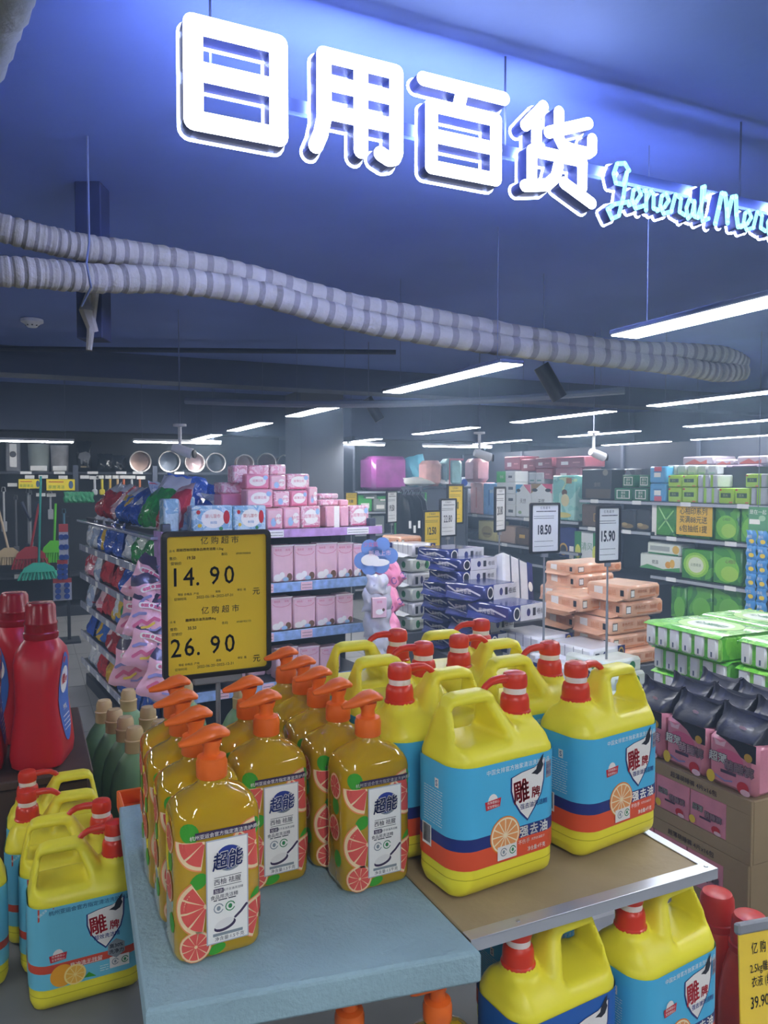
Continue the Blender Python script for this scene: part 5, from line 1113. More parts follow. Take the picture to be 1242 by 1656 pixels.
# ------------------------------------------------------------------ right wall shelf
SXF = 5.45; sx = 5.5
def zlev(px, py, X=SXF): return float(at(px, py, X=X)[2])
lA, lB, lC, lD = zlev(800, 834), zlev(1080, 812), zlev(1080, 868), zlev(1150, 944)
yS = float(at(936, 830, X=SXF)[1]); yR = float(at(1190, 830, X=SXF)[1]); yM = float(at(1054, 830, X=SXF)[1])
ws = empty('shelving_unit', (SXF, 6.5, 0)); 
mb = MB(); mb.box((.62, -3.6, 0), (.66, 3.9, 2.0), dk); mb.build('back_panel', ws, smooth=False)
lipm = M('shelf lip', 'c9ced6', .3, metal=.5); boards = []
def board(y0, y1, z, x0=0, nm='shelf_board', cards=4):
    mb = MB(); mb.box((x0, y0 - 6.5, z - .03), (.62, y1 - 6.5, z), dk, .003); b = mb.build(nm, ws, smooth=False)
    mb = MB(); mb.box((x0 - .012, y0 - 6.5, z - .032), (x0 - .0005, y1 - 6.5, z - .004), lipm, .002); mb.build('price_lip', b, smooth=False)
    for k in range(cards):
        y = y0 + (y1 - y0) * (k + .6) / cards - 6.5; mb = MB(); mb.box((x0 - .0145, y - .06, z - .034), (x0 - .0125, y + .06, z + .004), PV['white']); mb.build('price_card', b, smooth=False)
board(yS, 10.2, lA, 0, cards=6); board(2.95, yS - .02, lB, cards=6); board(2.95, yM, lC, cards=4); board(2.95, 5.6, lD, cards=4); board(yM + .01, yS - .02, lC + .03, 0, cards=2); board(yS, 10.2, lA - .34, 0, cards=4); board(5.62, 10.2, .62, 0, cards=2); board(2.95, 10.2, .15, -.05, 'base_deck', 0)
for y in (2.95, yM, yS, 8.6, 10.15):
    mb = MB(); mb.box((.59, y - 6.52, 0), (.62, y - 6.48, 2.0), M('upright steel'), .003); mb.build('upright', ws, smooth=False)
tag(ws, 'long dark wall shelf with steel lips carrying tissues and boxes', 'shelf')
def sidepack(name, rect, dep, mat, spec, label, cat, grp=None, lvl=None, X=sx, ch=.012, side=None):
    return wallpack(name, rect, (X, 0, 0), R(-90), dep, mat, spec, label, cat, grp, lvl, ch, side=side)
C = lambda h: M('ink ' + h, h, .5)
pinkw = M('pink bag print', 'eab9b8', .35, coat=.3, var=.1, vscale=18); bluw = M('blue bag print', '7fb2e4', .35, coat=.3, var=.1, vscale=18); tealw = patch('teal bag print', ['8fd0c4', 'a8dccf', '7cc4ba', 'b9d9a8'], 5, bump=.3); maroon = M('maroon carton', '8e4a58', .6, var=.08)
bbox = M('brown gift box', '5d4a38', .5, var=.1); dbox = M('dark gift box', '2d3138', .4, coat=.3); gbox = M('green gift box', '1f6f48', .45); ygp = M('lime pack', 'a9d62e', .35, coat=.4, var=.05); gryp = M('grey packet end', 'b9bec2', .5, bump=.2, var=.06); dgp = patch('deep green pack', ['3a8f2c', '4a9f2e', '2f802b', '5cae32', '429830'], 2.2, bump=.3); lotus = M('lotus pack', 'e4ebe0', .4, coat=.3)
GS = 'goods on the wall shelf'
S = sidepack
S('tissue_bale', (742, 771, 760, 832), .2, M('pattern bale', 'd8dbe6', .4, var=.2, vscale=22), [('e', 0, .85, .3, .1, C('2f4fa8')), ('e', -.1, .3, .1, .04, C('2f4fa8')), ('e', .2, .5, .1, .04, C('2f4fa8'))], 'pale tissue bale with blue specks left of the pink bale', 'tissue bale', GS, lA)
S('tissue_bale', (760, 780, 781, 833), .2, pinkw, [('r', -.05, .2, .05, .85, C('d98a8a'))], 'pink tissue bale beside the blue bale on the wall shelf', 'tissue bale', GS, lA)
S('tissue_bale', (781, 781, 804, 834), .2, bluw, [('t', '抽纸', .1, .75, .12, W_), ('r', -.1, .3, -.02, .8, C('2f6fc0'))], 'sky blue tissue bale beside the pink bale', 'tissue bale', GS, lA)
for k in range(4): S('roll_pack', (803, 762 + 18 * k, 833, 780 + 18 * k), .2, M('white roll film', 'dfe4e4', .4), [('r', -.5, 0, 0, 1, M('bright green', '35b648', .4)), ('t', '卷纸', -.22, .5, .3, W_), ('r', .15, .4, .35, .6, C('5a6470'))] if k == 0 else [('r', -.3, .35, -.05, .6, C('5a6470')), ('r', .15, .35, .4, .6, C('5a6470'))], '%s of the tall white roll tower with a green cap' % ['top pack', 'second pack from the top', 'third pack from the top', 'lowest pack'][k], 'roll pack', 'packs of the white roll tower', lA if k == 3 else None, ch=.006)
S('roll_pack', (834, 783, 858, 837), .2, M('white roll film'), [('p', [(-.5, 1), (-.5, .72), (0, 1)], C('3fa8d8')), ('p', [(.5, 1), (.5, .72), (0, 1)], C('d86a88')), ('e', -.32, .82, .14, .05, DK), ('t', '天然', .0, .5, .16, DK), ('e', -.2, .15, .12, .05, C('8fb08a'))], 'white roll pack with blue and pink top corners', 'roll pack', GS, lA)
S('roll_pack', (858.5, 782, 893, 838), .2, M('white roll film'), [('p', [(-.5, 1), (-.5, .72), (0, 1)], C('9c7a3a')), ('p', [(.5, 1), (.5, .72), (0, 1)], C('e0507a')), ('e', -.32, .82, .14, .05, DK), ('e', .32, .82, .14, .05, DK), ('t', '天然', .0, .5, .16, DK)], 'white roll pack with brown and pink top corners', 'roll pack', GS, lA)
S('tissue_bale', (893, 768, 930, 840), .25, tealw, [('t', '植护', -.3, .88, .09, C('3f8a8a')), ('r', .12, .82, .36, .94, C('a87a4a')), ('e', .05, .62, .12, .07, C('6a4a3a')), ('e', .08, .45, .18, .14, C('d8d0a0')), ('e', .0, .12, .35, .06, C('d8cf70'))], 'big turquoise bale with a round picture on the wall shelf', 'tissue bale', GS, lA)
for k, (a, b) in enumerate(((832, 843), (843.5, 854), (855, 866), (866, 878))): S('roll_pack', (a, 764, b, 782), .2, gryp, [('r', -.3, .2, .3, .35, C('5a8a8a'))], 'pale grey packet %s from the left above the corner marked roll packs' % ORD[k], 'roll pack', 'grey packets above the roll packs', None, X=5.7)
for k, rc in enumerate(((815, 738, 842, 760), (842, 742, 866, 762), (865, 740, 893, 757), (866, 757, 893, 775), (898, 738, 946, 756), (898, 756, 940, 776))): S('carton', rc, .3, maroon, [('r', -.3, .25, -.05, .55, C('e0d8d8')), ('r', .1, .4, .35, .5, C('c88a94'))], 'maroon carton on top of the wall shelf, %s from the far end' % ORD[k], 'carton', 'maroon cartons on the wall shelf', None, X=5.72)
S('cloth_pack', (773, 842, 803, 872), .2, M('cream box', 'd8cf8a', .5), [('e', .0, .45, .3, .3, C('b8a860')), ('r', -.2, .3, .2, .4, C('8a7a40'))], 'cream yellow box under the pink and blue bales', 'box', GS, lA - .34)
S('gift_box', (806, 850, 832, 878), .2, C('b8a090'), [], 'plain beige box on the lower board beside the cream box', 'box', GS, lA - .34); S('gift_box', (833, 853, 856, 880), .2, bbox, [('r', -.2, .4, .2, .6, INK['gold'])], 'square brown gift box behind the 18.50 price sign', 'box', GS, lA - .34)
S('tissue_bale', (903, 852, 931, 898), .25, blum, [('e', -.2, .28, .25, .2, INK['gold']), ('e', -.2, .28, .18, .14, DK), ('r', .15, .0, .4, .4, W_)], 'navy bale with gold ring emblem right of the 18.50 sign', 'tissue bale', GS, lA - .42)
S('tissue_bale', (929, 860, 967, 895), .25, M('white roll film'), [('r', -.5, 0, -.2, 1, GN), ('r', .3, 0, .5, 1, GN), ('e', -.35, .3, .12, .25, C('d8dc5a')), ('e', .38, .3, .1, .25, C('d8dc5a')), ('t', '清风', .05, .5, .3, C('5a9a7a'))], 'white and green pack with yellow flowers beside the navy bale', 'tissue bale', GS, lA - .42)
gold_ = INK['gold']
S('gift_box', (940, 758, 988, 808), .2, dbox, [('r', -.35, .05, .5, .35, C('5a5040')), ('e', .32, .88, .09, .1, C('8a8478')), ('t', '金纺', .05, .5, .16, C('8a8478'))], 'large dark gift box at the split of the wall shelf', 'box', GS, lB); S('gift_box', (989, 758, 1028, 785), .15, M('grey glossy box', '6a6c72', .3), [('p', [(-.5, .3), (.2, 1), (.5, .2), (-.5, .0)], C('9a9c9e')), ('r', -.45, .75, .1, .88, C('a04a50'))], 'grey glossy box lying behind the small green boxes', 'box', GS, None, X=5.75)
for k, (rc, b) in enumerate((((993, 789, 1023, 809), lB), ((1024, 789, 1048, 809), lB), ((1006, 768, 1026, 788), None), ((1033, 768, 1050, 788), None))): S('gift_box', rc, .2, gbox, [('r', -.36, .15, .36, .85, W_), ('r', -.31, .21, .31, .79, gbox), ('t', '清风', .0, .62, .26, W_), ('t', '原木', .0, .34, .26, W_)], 'small dark green box with white framed label, %s' % ['lower left', 'lower right', 'upper left', 'upper right'][k], 'box', 'four small green boxes', b, ch=.006)
for k in (0, 1): S('tissue_pack', (1050, 754 + 27.5 * k, 1077, 781 + 28 * k), .22, M('blue tissue pack', '58a8d8', .35, coat=.3), [('r', -.2, .02, .25, .3, C('d85a70')) if k else ('r', -.2, .7, .25, .98, C('d85a70')), ('r', -.2, .35, .2, .62, W_), ('r', -.25, .64, .25, .7, C('3a78b0'))], '%s of two sky blue tissue packs with white panel' % ('lower' if k else 'upper'), 'tissue pack', 'sky blue tissue packs', lB if k else None)
for k in range(5): S('roll_pack', (1078 + 16.5 * k, 752, 1093 + 16.5 * k, 768), .15, gryp, [('r', -.3, .1, .3, .25, C('8fb8a0'))], 'crinkled pale roll end, %s from the left above the lime packs' % ORD[k], 'roll pack', 'pale roll ends above the lime packs', None, X=5.6)
lime = [('r', -.36, .38, .3, .68, C('2f5a30')), ('t', '原木', -.05, .53, .2, C('a8c070')), ('e', -.38, .88, .08, .06, RD), ('r', .2, .05, .42, .14, C('d8783a'))]; grye = [('r', -.5, 0, -.12, 1, C('9ccf3a'))]
for k, (rc, lw, sp, m_) in enumerate((((1080, 788, 1102, 809), 1, lime, ygp), ((1103, 788, 1127, 809.5), 1, lime, ygp), ((1128, 788, 1136, 809.5), 1, [], gryp), ((1138, 789, 1150, 810), 1, grye, gryp), ((1151, 789, 1161, 810), 1, grye, gryp), ((1080, 768, 1102, 787.5), 0, lime, ygp), ((1103, 768, 1127, 787.5), 0, lime, ygp), ((1128, 768, 1135, 788), 0, [], gryp), ((1137, 768, 1147, 788), 0, grye, gryp), ((1149, 768, 1160, 788), 0, grye, gryp), ((1162, 789, 1187, 811), 1, lime, ygp), ((1188, 789, 1213, 811), 1, lime, ygp), ((1214, 789, 1222, 811), 1, [], gryp), ((1224, 789, 1240, 811), 1, grye, gryp), ((1205, 766, 1229, 788), 0, lime, ygp), ((1230, 766, 1239, 788), 0, [], gryp), ((1241, 766, 1262, 788), 0, lime, ygp))):
    S('tissue_pack', rc, .2, m_, sp, '%s tissue pack, %s from the left in the %s row above the green bales' % ('lime green' if m_ is ygp else 'grey ended', ORD[k if k < 5 else k - 5 if k < 10 else k - 5 if k < 14 else k - 9], 'lower' if lw else 'upper'), 'tissue pack', 'lime tissue packs', lB if lw else None, ch=.008)
for k, rc in enumerate(((1103, 738, 1154, 752), (1156, 743, 1188, 752), (1191, 737, 1242, 751))): S('carton', rc, .3, C('a8a0ac'), [('p', [(-.4, .2), (-.1, .7), (.1, .3), (.3, .6), (.3, .1), (-.4, .1)], C('b05a50'))], 'pale printed carton on the top of the wall shelf, %s from the left' % ORD[k], 'carton', 'pale cartons on the wall shelf', None, X=5.78)
for k, rc in enumerate(((1140, 752, 1180, 778), (1182, 751, 1226, 770))): S('carton', rc, .2, C('7a6a80'), [('r', -.3, .1, .1, .25, C('b8a8c0'))], 'dull purple carton behind the lime packs, %s from the left' % ORD[k], 'carton', 'purple cartons behind the lime packs', None, X=5.72)
mb = MB(); mb.box((.24, -3.4, 0), (.6, -.5, .32), dk); mb.build('shelf_riser', ws, (0, 0, lB))
mb = MB(); mb.box((.26, .2, 0), (.6, 3.5, .33), dk); mb.build('shelf_riser', ws, (0, 0, lA))
S('gift_box', (940, 815, 974, 862), .2, bbox, [('r', .1, .25, .35, .6, INK['gold']), ('r', .13, .28, .32, .57, bbox)], 'tall brown gift box below the large dark gift box', 'box', GS, lC + .03)
for k, rc in enumerate(((1003, 824, 1027, 867), (1028, 823, 1052, 867))): S('gift_box', rc, .2, dbox, [('e', .0, .2, .4, .12, C('8a7440')), ('e', -.2, .28, .2, .08, C('b09a60'))], '%s of two black gift boxes with gold print left of the green bales' % ('left' if k == 0 else 'right'), 'box', 'black gift boxes', lC + .03)
swirl = [('e', 0, .4, .42, .34, C('7cc83a')), ('e', .1, .3, .3, .2, C('a8d84a')), ('t', '心相印', .0, .62, .09, C('1f5a24'))]
S('tissue_bale', (1054, 815, 1093, 866), .25, dgp, [('r', -.5, 0, -.3, 1, W_), ('s', [(-.2, .9), (.1, .5), (.4, .15)], .05, C('a8e08a')), ('s', [(-.2, .2), (.1, .5), (.4, .8)], .05, C('8fd070')), ('t', '心相印', .1, .5, .09, C('1f5a24'))], 'green tissue bale with white side, left of the yellow offer card', 'tissue bale', GS, lC)
S('tissue_bale', (1095, 816, 1153, 868), .25, dgp, swirl, 'green tissue bale behind the yellow offer card', 'tissue bale', GS, lC)
S('tissue_bale', (1155, 818, 1195, 869), .25, dgp, swirl, 'dark green tissue bale right of the yellow offer card', 'tissue bale', GS, lC); S('tissue_bale', (1197, 820, 1240, 871), .25, dgp, swirl, 'green tissue bale behind the hanging header card', 'tissue bale', GS, lC)
n = (-1, 0, 0); c_, w_, z0_, z1_ = place((1094, 817, 1152, 866), (5.47, 0, 0), n); mb = MB(); h_ = z1_ - z0_; mb.box((-w_ / 2, -.001, 0), (w_ / 2, .001, h_), M('offer yellow', 'e8bc2a', .5)); o = mb.build('offer_card', None, (c_[0], c_[1], z0_), R(-90), smooth=False); mb = MB()
for s, z in (('心相印系列', .80), ('买满88元送', .52), ('6包抽纸1提', .22)): put(mb, text(s, .255 * h_, .012, .92), DK, lambda x, zz, _=0: (x, -.0016, zz), -.02 * w_, z * h_)
mb.build('lettering', o, smooth=False); tag(o, 'yellow offer card with three lines of black Chinese writing on the wall shelf', 'offer card')
S('tissue_bale', (1034, 897, 1100, 932), .25, lotus, [('t', '优活', -.1, .5, .28, C('2f4a3a'), .02), ('e', .22, .4, .07, .22, C('e0a030')), ('e', .32, .5, .06, .28, C('e8b84a')), ('p', [(-.5, .05), (-.3, .3), (.1, .08), (.5, .3), (.5, 0), (-.5, 0)], C('4fa05a'))], 'white tissue bale with yellow flowers and green wave', 'tissue bale', GS, lD + .05); S('tissue_bale', (1046, 878, 1100, 897), .2, lotus, [('e', .38, .5, .1, .35, C('d8b03a')), ('r', -.45, .0, .45, .12, GN), ('r', -.4, .3, .2, .7, C('a8b0ac'))], 'pale tissue bale lying above the one with yellow flowers', 'tissue bale', GS, None)
S('tissue_bale', (1101, 888, 1151, 940), .25, dgp, [('e', 0, .5, .42, .4, C('8fd03a')), ('e', 0, .5, .33, .32, C('b8e06a')), ('e', 0, .5, .25, .25, C('dfe8cc')), ('t', '云感柔肤', .0, .5, .11, C('5a7a4a'))], 'green tissue bale with a pale oval badge', 'tissue bale', GS, lD); S('tissue_bale', (1152, 884, 1200, 944), .25, dgp, swirl[:2] + [('t', '心相印', .12, .62, .11, C('7a2a30'))], 'green tissue bale with red lettering right of the oval badge bale', 'tissue bale', GS, lD)
for k, rc in enumerate(((1084, 948, 1109, 1000), (1110, 949, 1151, 1002), (1152, 950, 1199, 1006))): S('tissue_bale', rc, .25, dgp, [('e', .1, .35, .36, .34, C('6ab83a'))], 'deep green tissue bale, %s from the left on the low board above the green bundles' % ORD[k], 'tissue bale', 'deep green bales on the low board', None)
# hanging header and sachets
p = at(1226, 838, X=5.15); u = 5.6 / F * 1.0
o = empty('sachet_strip', (5.15, p[1], p[2]), R(-90)); D_ = float(ray(1226, 838) @ _fw) ; u = (np.linalg.norm(at(1226, 838, X=5.15) - at(1226, 839, X=5.15)))
mb = MB(); mb.box((-18 * u, -.002, -20 * u), (22 * u, .002, 18 * u), M('header green', '5a9a6a', .5, var=.15, vscale=8)); h_ = mb.build('header_card', o, smooth=False); mb = MB(); decals(mb, [('t', '是在一起', 0, .25, .2, W_), ('r', -.4, -.25, .1, -.05, W_), ('e', .2, .0, .16, .12, C('a8cfa8'))], 40 * u, 40 * u, -.002); mb.build('lettering', h_, smooth=False)
sac = M('sachet blue', '3f8fd0', .3, coat=.5, bump=.2, var=.12, vscale=20)
for r_ in range(6):
    for c2 in range(2):
        q = pouch('sachet', 20 * u, 26 * u, .03, sac, r_ * 2 + c2, parent=o); q.location = ((-10 + 21 * c2) * u, -.01, (-46 - 22.5 * r_) * u)
        mb = MB(); decals(mb, [('e', .15, .35, .25, .15, YL), ('t', '洁云', -.05, .68, .22, W_)], 20 * u, 24 * u, -.017); mb.build('print', q, smooth=False)
mb = MB(); mb.lathe([(.003, 18 * u), (.003, CEIL - p[2])], cable, n=6); mb.build('cord', o)
tag(o, 'two columns of blue sachets hanging under a green header card', 'sachet strip')

# ------------------------------------------------------------------ back wall: brooms, bins and pots
BY = 10.1
zS = float(at(120, 763, Y=9.9)[2]); bws = empty('back_shelf', (.3, BY, 0))
mb = MB(); mb.box((-2.5, .2, 0), (2.9, .26, 2.2), M('slat wall', '2b2f38', .6), .003); mb.build('back_panel', bws, smooth=False)
mb = MB(); mb.box((-2.5, -.2, zS - .03), (2.9, .2, zS), dk, .003); b = mb.build('top_shelf', bws, smooth=False)
for px in (122, 250):
    x = at(px, 760, Y=9.9)[0] - .3; mb = MB(); mb.box((x - .03, -.225, zS - .35), (x + .03, -.19, zS + .08), M('upright steel'), .003); mb.build('upright', bws, smooth=False)
def pcard(par, px, py, w, h, Y, m_=None):
    p = at(px, py, Y=Y); mb = MB(); mb.box((-w / 2, -.002, -h / 2), (w / 2, .002, h / 2), m_ or PV['white']); o = mb.build('price_tag', par, smooth=False); o.location = (p[0] - .3, p[1] - BY, p[2]); return o
for px, py in ((42, 764.5), (96, 764.5), (150, 764.5), (196, 764.5), (223, 764.5), (290, 765)): pcard(b, px, py, .12, .03, 9.89)
for px, py in ((48, 771.5), (70, 771), (102, 772), (137, 771.5), (152, 772.5), (163, 771.5), (175, 771.5), (187, 771.5), (199, 771.5), (212, 771.5), (228, 772.5), (20, 784), (66, 800), (83, 800.5)): pcard(bws, px, py, .10, .04, 9.87)
zL = float(at(60, 931, Y=9.85)[2]); mb = MB(); mb.box((-2.5, -.25, zL - .03), (.75, .2, zL), dk, .003); b2 = mb.build('lower_shelf', bws, smooth=False)
for px in (34, 78, 92): pcard(b2, px, 932, .14, .05, 9.84)
mb = MB(); mb.box((-2.5, -.3, 0), (2.9, .2, .12), dk, .003); mb.build('base_deck', bws, smooth=False)
tag(bws, 'dark back wall shelf with brooms hanging below and pots on top', 'shelf')
u = 9.25 / F
def hang(name, px, py, Y=9.82): p = at(px, py, Y=Y); return empty(name, p)
# broom: handle from (ax, ay) to the head at the origin, all in photo-scale units
def broom(px, py, hx, hy, w, h, hm, bm, label, cat='broom', name='broom', Y=9.82):
    w, h = w * 1.15, h * 1.3
    o = hang(name, px, py, Y); mb = MB(); mb.tube([((hx - px) * u, 0, (py - hy) * u), (0, 0, h * .5 * u)], .013, hm, 8); mb.build('handle', o)
    mb = MB(); mb.rings([[(a * w * u, b * .03, z * h * u) for a, b in ((-.5 * s, -1), (.5 * s, -1), (.5 * s, 1), (-.5 * s, 1))] for z, s in ((.05, .92), (.3, .8), (.6, .3))], bm); mb.build('head', o, smooth=False)
    mb = MB(); r = random.Random(px)
    for i in range(22):
        q = i / 21 - .5; mb.tube([(q * .9 * w * u, -.012 + .02 * (i % 2), .08 * h * u), (q * 1.12 * w * u + r.uniform(-.008, .008), -.015 + .024 * (i % 2), -.42 * h * u)], .011, bm, 5)
    k = mb.build('bristles', o); k['kind'] = 'stuff'; return tag(o, label, cat, 'brooms on the back wall')
plast = lambda n, c: M('plastic ' + n, c, .45)
broom(14, 902, 0, 820, 34, 20, plast('beige', 'd8c3a8'), plast('straw', 'cdb892'), 'beige broom with straw coloured bristles at the far left')
broom(50, 905, 63, 818, 42, 26, plast('red', 'b02a34'), plast('red', 'b02a34'), 'red broom between the beige and the turquoise brooms', Y=9.8)
broom(63, 926, 68, 776, 46, 20, plast('teal', '1f8f8a'), plast('aqua', '3cc0a8'), 'turquoise broom hanging lowest of the row', Y=9.72)
broom(88, 895, 91, 816, 34, 26, plast('lime', '5fc92a'), plast('lime', '5fc92a'), 'lime green broom beside the gondola')
for k, (px, y0, y1, c, lb) in enumerate(((7, 795, 860, 'c8ccd0', 'steel mop pole at the left edge'), (27, 808, 900, '6a6e76', 'dark grey mop pole behind the beige broom'), (47, 797, 895, '9aa0a8', 'steel pole with blue clamp between grey pole and red broom'), (50, 800, 892, '8a8f98', 'second steel pole beside the one with blue clamp'), (82, 802, 840, 'b8bcc4', 'short grey handle hanging left of the lime broom'), (105, 830, 930, '4f7f9a', 'slate blue pole at the gondola corner'))):
    a, b_ = at(px, y0, Y=9.9), at(px, y1, Y=9.9); o = empty('mop', b_); mb = MB(); mb.tube([(0, 0, 0), (0, 0, a[2] - b_[2])], .012, plast('pole' + c, c), 8); mb.build('pole', o)
    mb = MB(); mb.box((-.03, -.02, .0), (.03, .02, .12), plast('navy', '2a3550') if k == 2 else plast('pole' + c, c), .006); mb.build('clamp', o)
    mb = MB(); mb.tube([(-.02, 0, a[2] - b_[2]), (-.015, 0, a[2] - b_[2] + .05), (.015, 0, a[2] - b_[2] + .05), (.02, 0, a[2] - b_[2])], .006, plast('pole' + c, c), 6); mb.build('hook_loop', o); tag(o, lb, 'mop', 'poles and mops on the back wall')
o = hang('spray_mop', 49, 842, 9.86); mb = MB(); mb.tube([(-.09, 0, .22), (0, 0, .0), (.09, 0, .22)], .022, plast('navy', '2a3550'), 8); mb.build('y_bracket', o); mb = MB(); mb.tube([(0, 0, 0), (0, 0, -.35)], .012, plast('steel', 'a8acb4'), 8); mb.build('pole', o); tag(o, 'navy Y shaped bracket on a steel pole above the red broom', 'mop')
for k, (rc, lb) in enumerate((((30, 775, 66, 790), 'yellow promotion board under the tall bins, left of the teal pole'), ((75, 775, 121, 793), 'yellow promotion board right of the teal pole'))):
    c_, w_, z0_, z1_ = place(rc, (0, 9.8, 0), (0, -1, 0)); mb = MB(); mb.box((-w_ / 2, -.004, 0), (w_ / 2, .004, z1_ - z0_), M('promo yellow', 'f0dc2c', .5)); o = mb.build('promotion_board', None, (c_[0], 9.8, z0_), smooth=False)
    mb = MB(); decals(mb, [('t', '家居清洁', -.15, .3, .34, GN), ('r', -.42, .72, .1, .8, RD), ('e', .36, .5, .08, .36, C('4a6a90'))], w_, z1_ - z0_, -.004); mb.build('lettering', o, smooth=False); tag(o, lb, 'board', 'yellow promotion boards')
for k, (px, py, w, h) in enumerate(((103, 880, 14, 66), (101, 953, 28, 36), (101, 922, 16, 34))):
    o = hang('brush_card', px, py, 8.2); v = 7.55 / F; mb = MB(); mb.box((-w / 2 * v, -.003, -h / 2 * v), (w / 2 * v, .003, h / 2 * v), C('c2c8de')); mb.box((-w / 2 * v, -.004, h * .3 * v), (w / 2 * v, -.003, h / 2 * v), C('c84a50')); mb.build('card', o, smooth=False)
    for i in range(2):
        for j in range(3): mb = MB(); mb.lathe([(3 * v, .003), (4.6 * v, .012), (4.2 * v, .03), (0, .03)], plast('blue', '2a4fa8'), ((-.24 + .48 * i) * w * v, 0, (-.32 + .25 * j) * h * v), 12, 'y'); mb.build('scrubber', o)
    tag(o, ['narrow card of blue scrubbers, uppermost at the gondola end', 'wide card of round blue scrubbers above the floor', 'middle card of blue scrubbers at the gondola end'][k], 'scrubber card', 'cards of blue scrubbers')
mb = MB(); x, y, z = gw(-.02, 2.4, 0); mb.box((-.015, -.015, 0), (.015, .015, 1.25), dk, .002); mb.box((-.2, -.15, 0), (.1, .15, .02), dk); o = mb.build('display_post', None, (at(110, 900, Y=8.25)[0], 8.25, 0), smooth=False); tag(o, 'dark post carrying the scrubber cards behind the gondola', 'post')
# bins, pots and pans on top
binm = [M('bin grey', '8f9a96', .45, var=.15, vscale=7), M('bin pale', '9c9da0', .35, var=.25, vscale=10)]
for k, (x0, x1, y0) in enumerate(((45, 81, 718), (82, 112, 720))):
    c_, w_, z0_, z1_ = place((x0, y0, x1, 762), (0, 9.95, 0), (0, -1, 0)); h_ = z1_ - zS; o = empty('waste_bin', (c_[0], 10.05, zS)); mb = MB(); mb.lathe([(w_ * .44, 0), (w_ * .46, .01), (w_ * .5, h_ - .02), (w_ * .51, h_ - .01), (w_ * .5, h_), (w_ * .47, h_), (w_ * .45, .02)], binm[k], n=24, cap=(True, True)); mb.build('bin_body', o)
    mb = MB(); mb.box((-w_ * .4, -w_ * .5, .01), (w_ * .35, -w_ * .42, .07), PV['white'], .004); mb.build('price_label', o); tag(o, ['grey printed waste bin on the back shelf', 'pale waste bin with white scribble print beside the grey one'][k], 'bin', 'waste bins')
c_, w_, z0_, z1_ = place((9, 715, 33, 762), (0, 9.95, 0), (0, -1, 0)); o = empty('water_heater', (c_[0], 10.0, zS)); mb = MB(); mb.box((-w_ / 2, -.06, 0), (w_ / 2, .06, z1_ - zS), C('70747c'), .01); mb.build('body', o); mb = MB(); mb.box((-w_ * .25, -.075, .05), (w_ * .25, -.06, z1_ - zS - .02), PV['white'], .008); mb.lathe([(.035, .075), (.03, .085)], DK, (0, 0, .2), 16, 'y'); mb.build('front_panel', o); tag(o, 'white and grey boxed appliance at the left end of the back shelf', 'appliance')
potn = M('pot enamel', '8a7f78', .35, metal=.2); potr = M('pot rim', 'd9d2cc', .25, metal=.6); poti = [M('pot inside %d' % i, c, .3, metal=.3) for i, c in enumerate(('b59a8c', '5a6472', 'b8a0a0', '2e343e', '8a5f48', '6e5450', '4a4a52'))]
for k, (px, py, r) in enumerate(((227, 744, 18), (274, 746, 18.5), (315, 742, 17.5), (349, 747, 17.5), (396, 741, 16.5), (431, 744, 18), (462, 746, 17))):
    p = at(px, py, Y=9.95); R_ = r * 9.1 / F; o = empty('cooking_pot', (p[0], 10.0, zS + R_)); mb = MB(); mb.lathe([(R_ * .96, -.06), (R_ * .95, .0), (R_ * .88, .1), (.0, .12)], poti[k], n=28, axis='y', cap=(False, False)); q = mb.build('bowl', o)
    for v_ in q.data.vertices: v_.co.y = -v_.co.y
    q.data.flip_normals(); mb = MB()
    mb.rings([[((R_ + dr) * math.cos(a), y, (R_ + dr) * math.sin(a)) for a in [2 * math.pi * i / 32 for i in range(32)]] for dr, y in ((-.012, -.055), (-.014, -.066), (0, -.07), (.002, -.06), (-.012, -.055))], potr, (False, False)); mb.build('rim', o); q.location = (0, 0, 0)
    tag(o, ['round pot with pale brown inside, first from the left of the row', 'round pot with grey blue inside, second of the row', 'round pot with pinkish inside behind the security camera', 'dark round pot with thin pale rim, fourth of the row', 'brown round pot above the pink boxes', 'reddish brown pot beside the brown pot', 'dark pot next to the pillar'][k], 'pot', 'round pots on the back shelf')
blk = M('black shiny wrap', '1a1d22', .12, coat=.6, bump=.3, bscale=30)
for k, (px, w, h) in enumerate(((137, 24, 50), (172, 26, 30), (193, 24, 28))): o = pouch('wrapped_pan', w * u, h * u, .14, blk, k + 5); p = at(px, 763, Y=9.9); o.location = (p[0], 10.0, zS); tag(o, ['tall black box bag right of the bins', 'black pan in shiny wrap, left of two', 'black pan in shiny wrap next to the first pot'][k], 'pan', 'black wrapped goods')
mb = MB(); decals(mb, [('p', [(-.4, .45), (-.3, .6), (.1, .66), (.35, .6), (.4, .5), (.3, .4), (.25, .25), (.18, .25), (.15, .38), (-.1, .38), (-.14, .25), (-.22, .25), (-.25, .4)], C('6a6e74')), ('r', -.25, .14, .25, .19, C('8a8060'))], 24 * u, 50 * u, -.075); o = mb.build('pig_print', bpy.data.objects['wrapped_pan'], smooth=False)
for k, (px, c) in enumerate(((153, 'c8ccd0'), (165, 'd8c82a'), (178, 'c8a02a'), (190, 'd0b080'), (200, 'd06a3a'), (213, 'b8bcc0'), (226, 'b86a3a'))):
    p = at(px, 775, Y=9.85); o = empty('kitchen_brush', p); mb = MB(); mb.tube([(0, 0, 0), (0, 0, -.12)], .014, plast(c, c), 8); mb.build('handle', o); mb = MB(); mb.box((-.03, -.03, -.19), (.03, .03, -.12), plast(c, c), .012); mb.build('brush_head', o); tag(o, 'small brush hanging under the back shelf, %s from the left' % ORD[k], 'brush', 'small brushes under the back shelf')
gcl = M('green cloth pack', '1f8a5a', .4, coat=.3)
